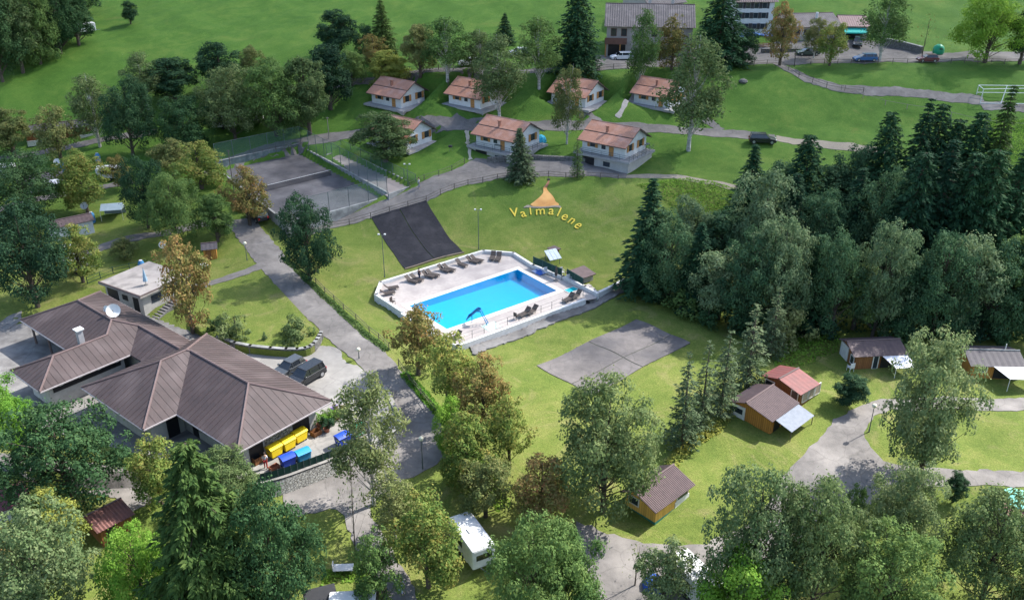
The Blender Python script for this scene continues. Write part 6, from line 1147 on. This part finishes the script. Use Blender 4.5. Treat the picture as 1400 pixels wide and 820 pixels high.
# far upper left wood
g = 'trees of the wood in the upper left corner'
for k, a in enumerate([('big',4,112,-10,75,'deep','leftmost dark tree at the lower edge of the upper left wood'),('oval',32,100,-30,50,'grey','second tree from the left on the lower edge of the upper left wood'),('broad',56,88,-20,56,'mid','third tree from the left on the lower edge of the upper left wood'),('big',84,74,-35,62,'deep','fourth tree from the left on the lower edge of the upper left wood'),('oval',108,62,-28,44,'deep','rightmost tree of the upper left wood beside the meadow'),('spruce',18,84,-60,50,'needle','dark spruce inside the upper left wood near the left frame edge'),('spruce',66,62,-70,48,'needle','dark spruce inside the upper left wood behind the broadleaf edge'),('big',40,60,-80,70,'dark','broad dark tree deep inside the upper left wood'),('spruce',98,36,-75,42,'needle','dark spruce at the upper right corner of the upper left wood'),('big',118,20,-45,46,'dark','topmost dark tree of the upper left wood against the meadow'),('spruce',-30,80,-60,60,'needle','spruce at the left frame edge of the upper left wood')]): T(*a[:6], a[6], g)
T('oval',179,33,-2,19,'dark','small lone dark tree standing in the upper left meadow')
# left camp
T('birch',137,201,84,52,'grey','tall slim birch with a bare trunk beside the hut at left')
T('rowan',85,222,139,58,'olive','olive rowan standing in front of the long wooden hut at far left')
T('oval',20,212,141,52,'olive','olive green tree at the left frame edge below the meadow')
T('big',182,212,104,72,'dark','large dark tree to the right of the wooden hut at left')
T('birch',203,150,60,52,'grey','pale green tree rising behind the large dark tree at left')
T('oval',241,142,70,62,'dark','dark ragged tree at the edge of the meadow left of centre')
T('big',256,206,132,86,'deep','broad round blue green tree beside the large dark tree')
T('oval',304,132,50,54,'dark','dark tree standing against the meadow above the tennis court')
T('broad',346,108,62,34,'olive','small olive tree between the dark trees above the tennis court')
T('big',322,190,86,84,'grey','broad grey green tree behind the tennis court, left one of the pair')
T('big',378,186,78,92,'mid','broad green tree behind the tennis court, right one of the pair')
T('oval',424,184,66,58,'grey','grey green tree beside the road above the bocce court')
T('oval',452,150,48,58,'dark','dark tall tree at the bend of the road above the tennis court')
T('oval',462,78,7,50,'dark','dark egg shaped tree standing alone against the upper meadow')
T('spruce',525,78,-3,38,'needleg','tall spruce standing against the upper meadow')
T('broad',503,80,34,34,'dark','dark bushy tree left of the tall spruce on the upper meadow')
T('rowan',514,98,45,40,'rust','brownish rowan below the tall spruce by the upper road')
T('oval',533,124,62,52,'yellow','yellow green willow behind the upper left bungalow')
T('broad',482,118,68,36,'mid','mid green tree beside the upper road at its left end')
T('oval',575,106,23,44,'olive','olive tree with round crown along the upper road')
T('birch',612,112,11,60,'mid','tall leafy birch along the upper road behind the second bungalow')
T('birch',660,112,28,42,'grey','thin grey green birch along the upper road above the bungalows')
T('spruce',690,60,17,26,'needle','small dark spruce tip behind the birches on the upper meadow')
T('birch',683,168,30,66,'grey','large grey birch in front of the second upper bungalow')
T('birch',737,122,8,54,'mid','feathery green tree left of the big dark spruce by the upper road')
T('fir',787,96,-22,72,'needle','big dark conical fir beside the farmhouse car park')
T('birch',775,197,70,38,'olive','slender yellowing birch in front of the third upper bungalow')
T('birch',873,134,-6,38,'mid','tall narrow birch in front of the grey farmhouse')
T('rowan',918,96,20,46,'rust','rust coloured rowan beside the grey farmhouse')
T('birch',941,206,24,80,'grey','tall full birch hiding the fourth upper bungalow')
T('fir',982,90,-32,80,'needle','big dark fir in front of the white guest house')
T('broad',1014,86,34,38,'dark','dark bushy tree right of the big fir in the car park')
T('rowan',1066,90,2,48,'rust','orange brown rowan in front of the restaurant terrace')
T('rowan',1134,90,26,48,'rowan','yellowing rowan standing in the car park before the restaurant')
T('birch',1112,80,14,28,'olive','thin olive birch in front of the restaurant roof')
T('bare',1086,92,50,24,'rowan','nearly bare small tree beside the start of the curved path')
T('birch',1202,84,-22,56,'mid','tall green tree beside the blue car')
T('bare',1259,84,16,30,'rust','nearly leafless reddish tree beside the dark red car')
T('big',1346,86,-16,96,'bright','large bright green tree at the right end of the car park')
T('oval',1394,88,-6,42,'deep','dark green tree at the right frame edge by the upper road')
T('oval',527,221,146,76,'grey','grey green round tree in front of the lower left bungalow')
T('spruce',712,247,173,38,'needleb','small blue green spruce beside the lower middle bungalow')
T('lacy',789,243,186,24,'mid','thin sapling by the promenade between the two lower bungalows')
# middle left
T('rowan',342,308,226,60,'rust','reddish thin crowned rowan at the left edge of the tennis court')
T('rowan',276,258,192,74,'rowan','yellow brown rowan left of the tennis court')
T('rowan',238,240,190,60,'olive','olive rowan above the big green tree at left')
T('big',203,312,211,66,'dark','dark broad tree left of the tennis court, left one of a close pair')
T('big',243,334,232,82,'mid','lighter green broad tree left of the tennis court, right one of a close pair')
T('oval',298,330,257,44,'mid','small green tree at the roadside below the tennis court')
T('broad',120,290,204,66,'rowan','round yellowing tree between the caravans at left')
T('rowan',171,262,209,38,'rust','small brownish tree beside the grey awning tent')
T('big',40,304,208,100,'deep','large dark green tree over the caravans at the left frame edge')
T('big',52,420,278,114,'dark','huge dark tree above the brown roofed building at far left')
T('rowan',114,386,306,62,'rowan','yellow brown rowan beside the huge dark tree at left')
T('rowan',172,352,322,40,'olive','low olive tree on the grass above the flat roofed building')
T('rowan',264,456,320,72,'rust','rust coloured rowan beside the outdoor stairs of the flat roofed building')
T('big',424,384,266,80,'dark','solitary round dark green tree beside the road to the pool')
T('shrub',325,466,427,42,'grey','pale bushy pine shrub on the lawn above the stone wall')
T('shrub',404,472,437,44,'grey','spiky grey shrub at the tip of the lawn by the car yard')
T('lacy',363,472,452,15,'needle','tiny dark fir on the lawn edge above the stone wall')
T('shrub',312,466,446,18,'dark','small dark bush left of the pale pine shrub')
T('shrub',296,458,432,20,'deep','dark bush beside the trunk of the rust coloured rowan')
# lower left
T('broad',10,600,514,62,'bright','bright green tree at the left frame edge below the roofs')
T('broad',26,640,546,62,'bright','bright green bushy tree at left, in front of another like it')
T('big',104,696,548,158,'deep','very broad deep green tree in front of the brown roofed building')
T('rowan',222,690,588,74,'rowan','green and orange rowan between the deep green tree and the tall spruce')
T('giant',292,872,606,200,'needleg','huge sunlit spruce at the bottom left of the picture')
T('big',384,858,655,130,'deep','broad blue green tree right of the huge spruce')
T('big',312,700,618,92,'grey','grey green tree in front of the yard with the yellow bins')
T('big',74,860,690,160,'silver','broad grey green tree in the bottom left corner')
T('rowan',78,760,672,86,'yellow','yellowing tree above the bottom left corner tree')
T('big',204,850,714,104,'bright','bright green tree left of the huge spruce')
T('rowan',2,790,700,50,'rust','rust tinted tree at the left frame edge near the bottom')
T('birch',511,690,488,84,'pale','tall pale birch between the yard and the shaded road')
T('bare',486,764,600,44,'grey','leaning thin bare birch on the lawn by the white bench')
T('birch',541,738,628,60,'pale','twin stemmed birch beside the lane at bottom centre')
T('rowan',572,512,416,80,'rust','brown tinged rowan hiding the near corner of the pool')
T('rowan',612,556,452,76,'rowan','second rowan along the road below the pool')
T('rowan',662,590,484,78,'rust','third rowan along the road below the pool')
T('rowan',640,664,556,80,'rowan','rowan beside the shaded road bend')
T('rowan',696,640,542,66,'rowan','slim rowan on the grass left of the big central tree')
T('broad',618,622,540,46,'bright','bright young tree behind the roadside rail')
T('rowan',742,716,618,92,'rust','orange tinted rowan left of the big central tree')
T('rowan',664,706,622,80,'olive','olive rowan above the white caravan roof')
T('broad',586,802,684,96,'rowan','broad yellowing tree at bottom centre left of the white caravan')
T('rowan',517,830,722,66,'mid','small green tree beside the white bench')
T('big',734,872,704,132,'mid','broad green tree at bottom centre in front of the white caravan')
T('broad',770,850,730,90,'mid','green tree at bottom centre beside the lane')
T('big',824,700,522,150,'grey','big round grey green tree in the centre beside the yellow cabin')
g = 'sparse conifers in a row right of the play court'
for a in [(932,612,476,58,'first'),(957,586,463,50,'second'),(984,566,449,54,'third'),(1021,530,411,62,'fourth'),(1052,488,389,48,'fifth')]: T('lacy', *a[:4], 'needleb', a[4] + ' from the left of the sparse grey conifers beside the play court', g)
T('shrub',1072,470,418,60,'pale','pale shrubby tree at the right end of the sparse conifer row')
T('oval',1161,553,508,42,'dark','small round tree on the lawn beside the red roofed cabin')
T('big',1258,648,458,124,'silver','large pale silvery tree in the middle of the right hand lawns')
T('oval',1303,686,640,28,'dark','small dark columnar tree by the lane at right')
T('big',1218,772,623,100,'silver','tall grey green tree left of the sunlit gap at lower right')
T('big',1018,840,636,136,'silver','large grey green tree at the bottom right, left one of the big pair')
T('big',1106,846,652,138,'grey','large grey green tree at the bottom right, right one of the big pair')
T('big',1204,880,728,140,'mid','green tree at the bottom edge right of the big pair')
T('broad',1010,880,756,110,'bright','bright green tree at the bottom edge under the big pair')
T('big',1340,826,668,136,'grey','broad airy tree at the lower right corner')
T('broad',1396,856,786,70,'pale','pale small tree in the bottom right corner')
T('rowan',905,838,740,84,'silver','grey green small tree in front of the white caravan at bottom')
T('bare',868,800,738,50,'olive','leafless thin shrub tree on the lane at bottom centre')
T('shrub',1170,700,660,30,'mid','low shrub beside the lane under the tall grey green tree')
# forest on the right
g = 'trees of the forest on the right'
rows = [
 ('back row', [('spruce',1020,300,194,52,'needle'),('broad',1058,306,222,66,'teal'),('fir',1092,322,182,85,'needle'),('oval',1136,310,212,60,'teal'),('broad',1165,300,196,62,'teal'),('fir',1198,310,150,80,'needle'),('spruce',1228,318,132,62,'needle'),('fir',1256,312,140,78,'needle'),('fir',1282,312,160,80,'needle'),('fir',1304,322,150,85,'needle'),('spruce',1332,330,112,56,'needleg'),('oval',1368,322,226,70,'teal'),('oval',1400,310,210,70,'dark')]),
 ('middle row', [('spruce',880,402,240,72,'needle'),('broad',936,372,270,66,'frost'),('oval',980,378,276,74,'teal'),('broad',1030,384,226,84,'frost'),('spruce',1072,384,236,66,'needle'),('big',1112,390,258,90,'teal'),('spruce',1150,388,226,68,'needle'),('big',1184,388,226,92,'teal'),('fir',1215,402,200,101,'needle'),('spruce',1258,398,186,82,'needle'),('fir',1290,404,204,96,'needle'),('fir',1316,404,200,104,'needle'),('spruce',1350,398,190,74,'needle'),('oval',1392,396,246,84,'teal')]),
 ('front row', [('big',908,412,290,92,'teal'),('spruce',950,424,300,54,'needle'),('broad',982,436,340,78,'frost'),('big',1022,446,312,100,'teal'),('big',1058,452,296,88,'frost'),('spruce',1100,446,318,58,'needle'),('big',1136,458,314,84,'teal'),('oval',1166,450,352,64,'mid'),('big',1192,460,300,84,'frost'),('oval',1232,458,336,74,'teal'),('big',1272,462,312,94,'teal'),('broad',1312,458,322,84,'frost'),('big',1352,462,330,92,'teal'),('oval',1380,456,300,70,'mid'),('broad',1404,464,338,80,'teal')])]
OR = 'first second third fourth fifth sixth seventh eighth ninth tenth eleventh twelfth thirteenth fourteenth fifteenth'.split()
CN = dict(needle='dark', needleg='sunlit green', pale='pale silvery', silver='pale silvery', frost='pale silvery', teal='blue green', grey='grey green', deep='deep green', mid='green', dark='dark')
for rn, lst in rows:
    for i, a in enumerate(lst): T(*a[:6], '%s %s, %s from left in %s of the right forest' % (CN[a[5]], 'spruce' if a[0] in ('spruce', 'fir') else 'broadleaf tree', OR[i], rn), g)
g = 'shrubs along the forest edge'
for i, (bx, by, tp, wd, c) in enumerate([(884,408,378,44,'dark'),(930,428,396,48,'mid'),(968,442,404,46,'deep'),(1004,452,412,52,'dark'),(1044,456,420,50,'deep'),(1084,456,416,54,'mid'),(1118,458,424,48,'dark'),(1212,464,426,54,'deep'),(1250,464,424,50,'dark'),(1296,466,428,56,'deep'),(1336,466,428,50,'dark'),(1376,468,430,56,'deep')]): T('shrub', bx, by, tp, wd, c, '%s shrub from the left along the lower edge of the right forest' % OR[i], g)
# undergrowth: leafy ground cover nobody could count
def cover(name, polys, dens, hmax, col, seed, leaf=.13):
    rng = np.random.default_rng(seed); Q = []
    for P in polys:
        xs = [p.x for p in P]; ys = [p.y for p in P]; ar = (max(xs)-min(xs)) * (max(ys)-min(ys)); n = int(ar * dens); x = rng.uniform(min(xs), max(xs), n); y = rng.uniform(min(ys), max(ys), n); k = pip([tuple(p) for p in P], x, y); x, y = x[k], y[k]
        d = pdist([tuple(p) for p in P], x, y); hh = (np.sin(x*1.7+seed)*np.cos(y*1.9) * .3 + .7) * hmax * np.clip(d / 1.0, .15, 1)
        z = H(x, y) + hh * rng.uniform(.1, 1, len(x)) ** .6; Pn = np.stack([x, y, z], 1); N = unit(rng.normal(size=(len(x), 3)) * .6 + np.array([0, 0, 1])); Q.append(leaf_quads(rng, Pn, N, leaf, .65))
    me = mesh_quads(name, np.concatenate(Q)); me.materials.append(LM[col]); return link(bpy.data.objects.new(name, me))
tag(cover('undergrowth', [gpoly([(1350,162),(1420,165),(1420,235),(1352,220)]), gpoly([(868,252),(940,244),(1010,258),(1040,285),(990,300),(920,285)]), gpoly([(1075,440),(1150,460),(1145,480),(1100,500),(1060,500),(1050,470)])], 34, .9, 'bright', 3), 'knee high bright green weeds along the forest and stream edges', 'undergrowth', kind='stuff')
tag(cover('undergrowth', [gpoly([(905,640),(930,600),(975,580),(1010,545),(1040,505),(1052,512),(1015,560),(985,592),(945,615),(922,648)])], 60, 1.1, 'yellow', 4), 'light green weeds under the sparse conifer row', 'undergrowth', kind='stuff')
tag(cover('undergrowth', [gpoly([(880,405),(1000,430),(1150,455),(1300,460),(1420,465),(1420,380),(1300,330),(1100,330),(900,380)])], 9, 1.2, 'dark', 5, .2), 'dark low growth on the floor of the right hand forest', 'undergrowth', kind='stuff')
tag(cover('undergrowth', [gpoly([(440,780),(500,770),(505,795),(440,800)]), gpoly([(625,590),(650,610),(700,690),(680,700),(640,640)])], 60, .5, 'bright', 6), 'bright weeds beside the bench and under the roadside rowans', 'undergrowth', kind='stuff')
hl = gpoly([(388,352),(430,392),(470,430),(505,462),(530,480)])
tag(cover('hedge', [strip_poly(hl, 1.0)], 130, .8, 'mid', 7), 'low clipped hedge along the rail on the right side of the road', 'hedge', kind='stuff')
hl = gpoly([(552,510),(580,540),(605,570),(628,600)])
tag(cover('hedge', [strip_poly(hl, 1.2)], 120, .9, 'bright', 8), 'bright green hedge behind the rail under the roadside rowans', 'hedge', kind='stuff')
hl = [Vector(U(*q, 0)[:2]) for q in [(352,659),(388,651),(425,637),(468,620),(490,611)]]
tag(cover('hedge', [strip_poly(hl, .35)], 10, .3, 'deep', 9), 'thin creeping greenery along the top of the curved stone wall', 'hedge', kind='stuff')
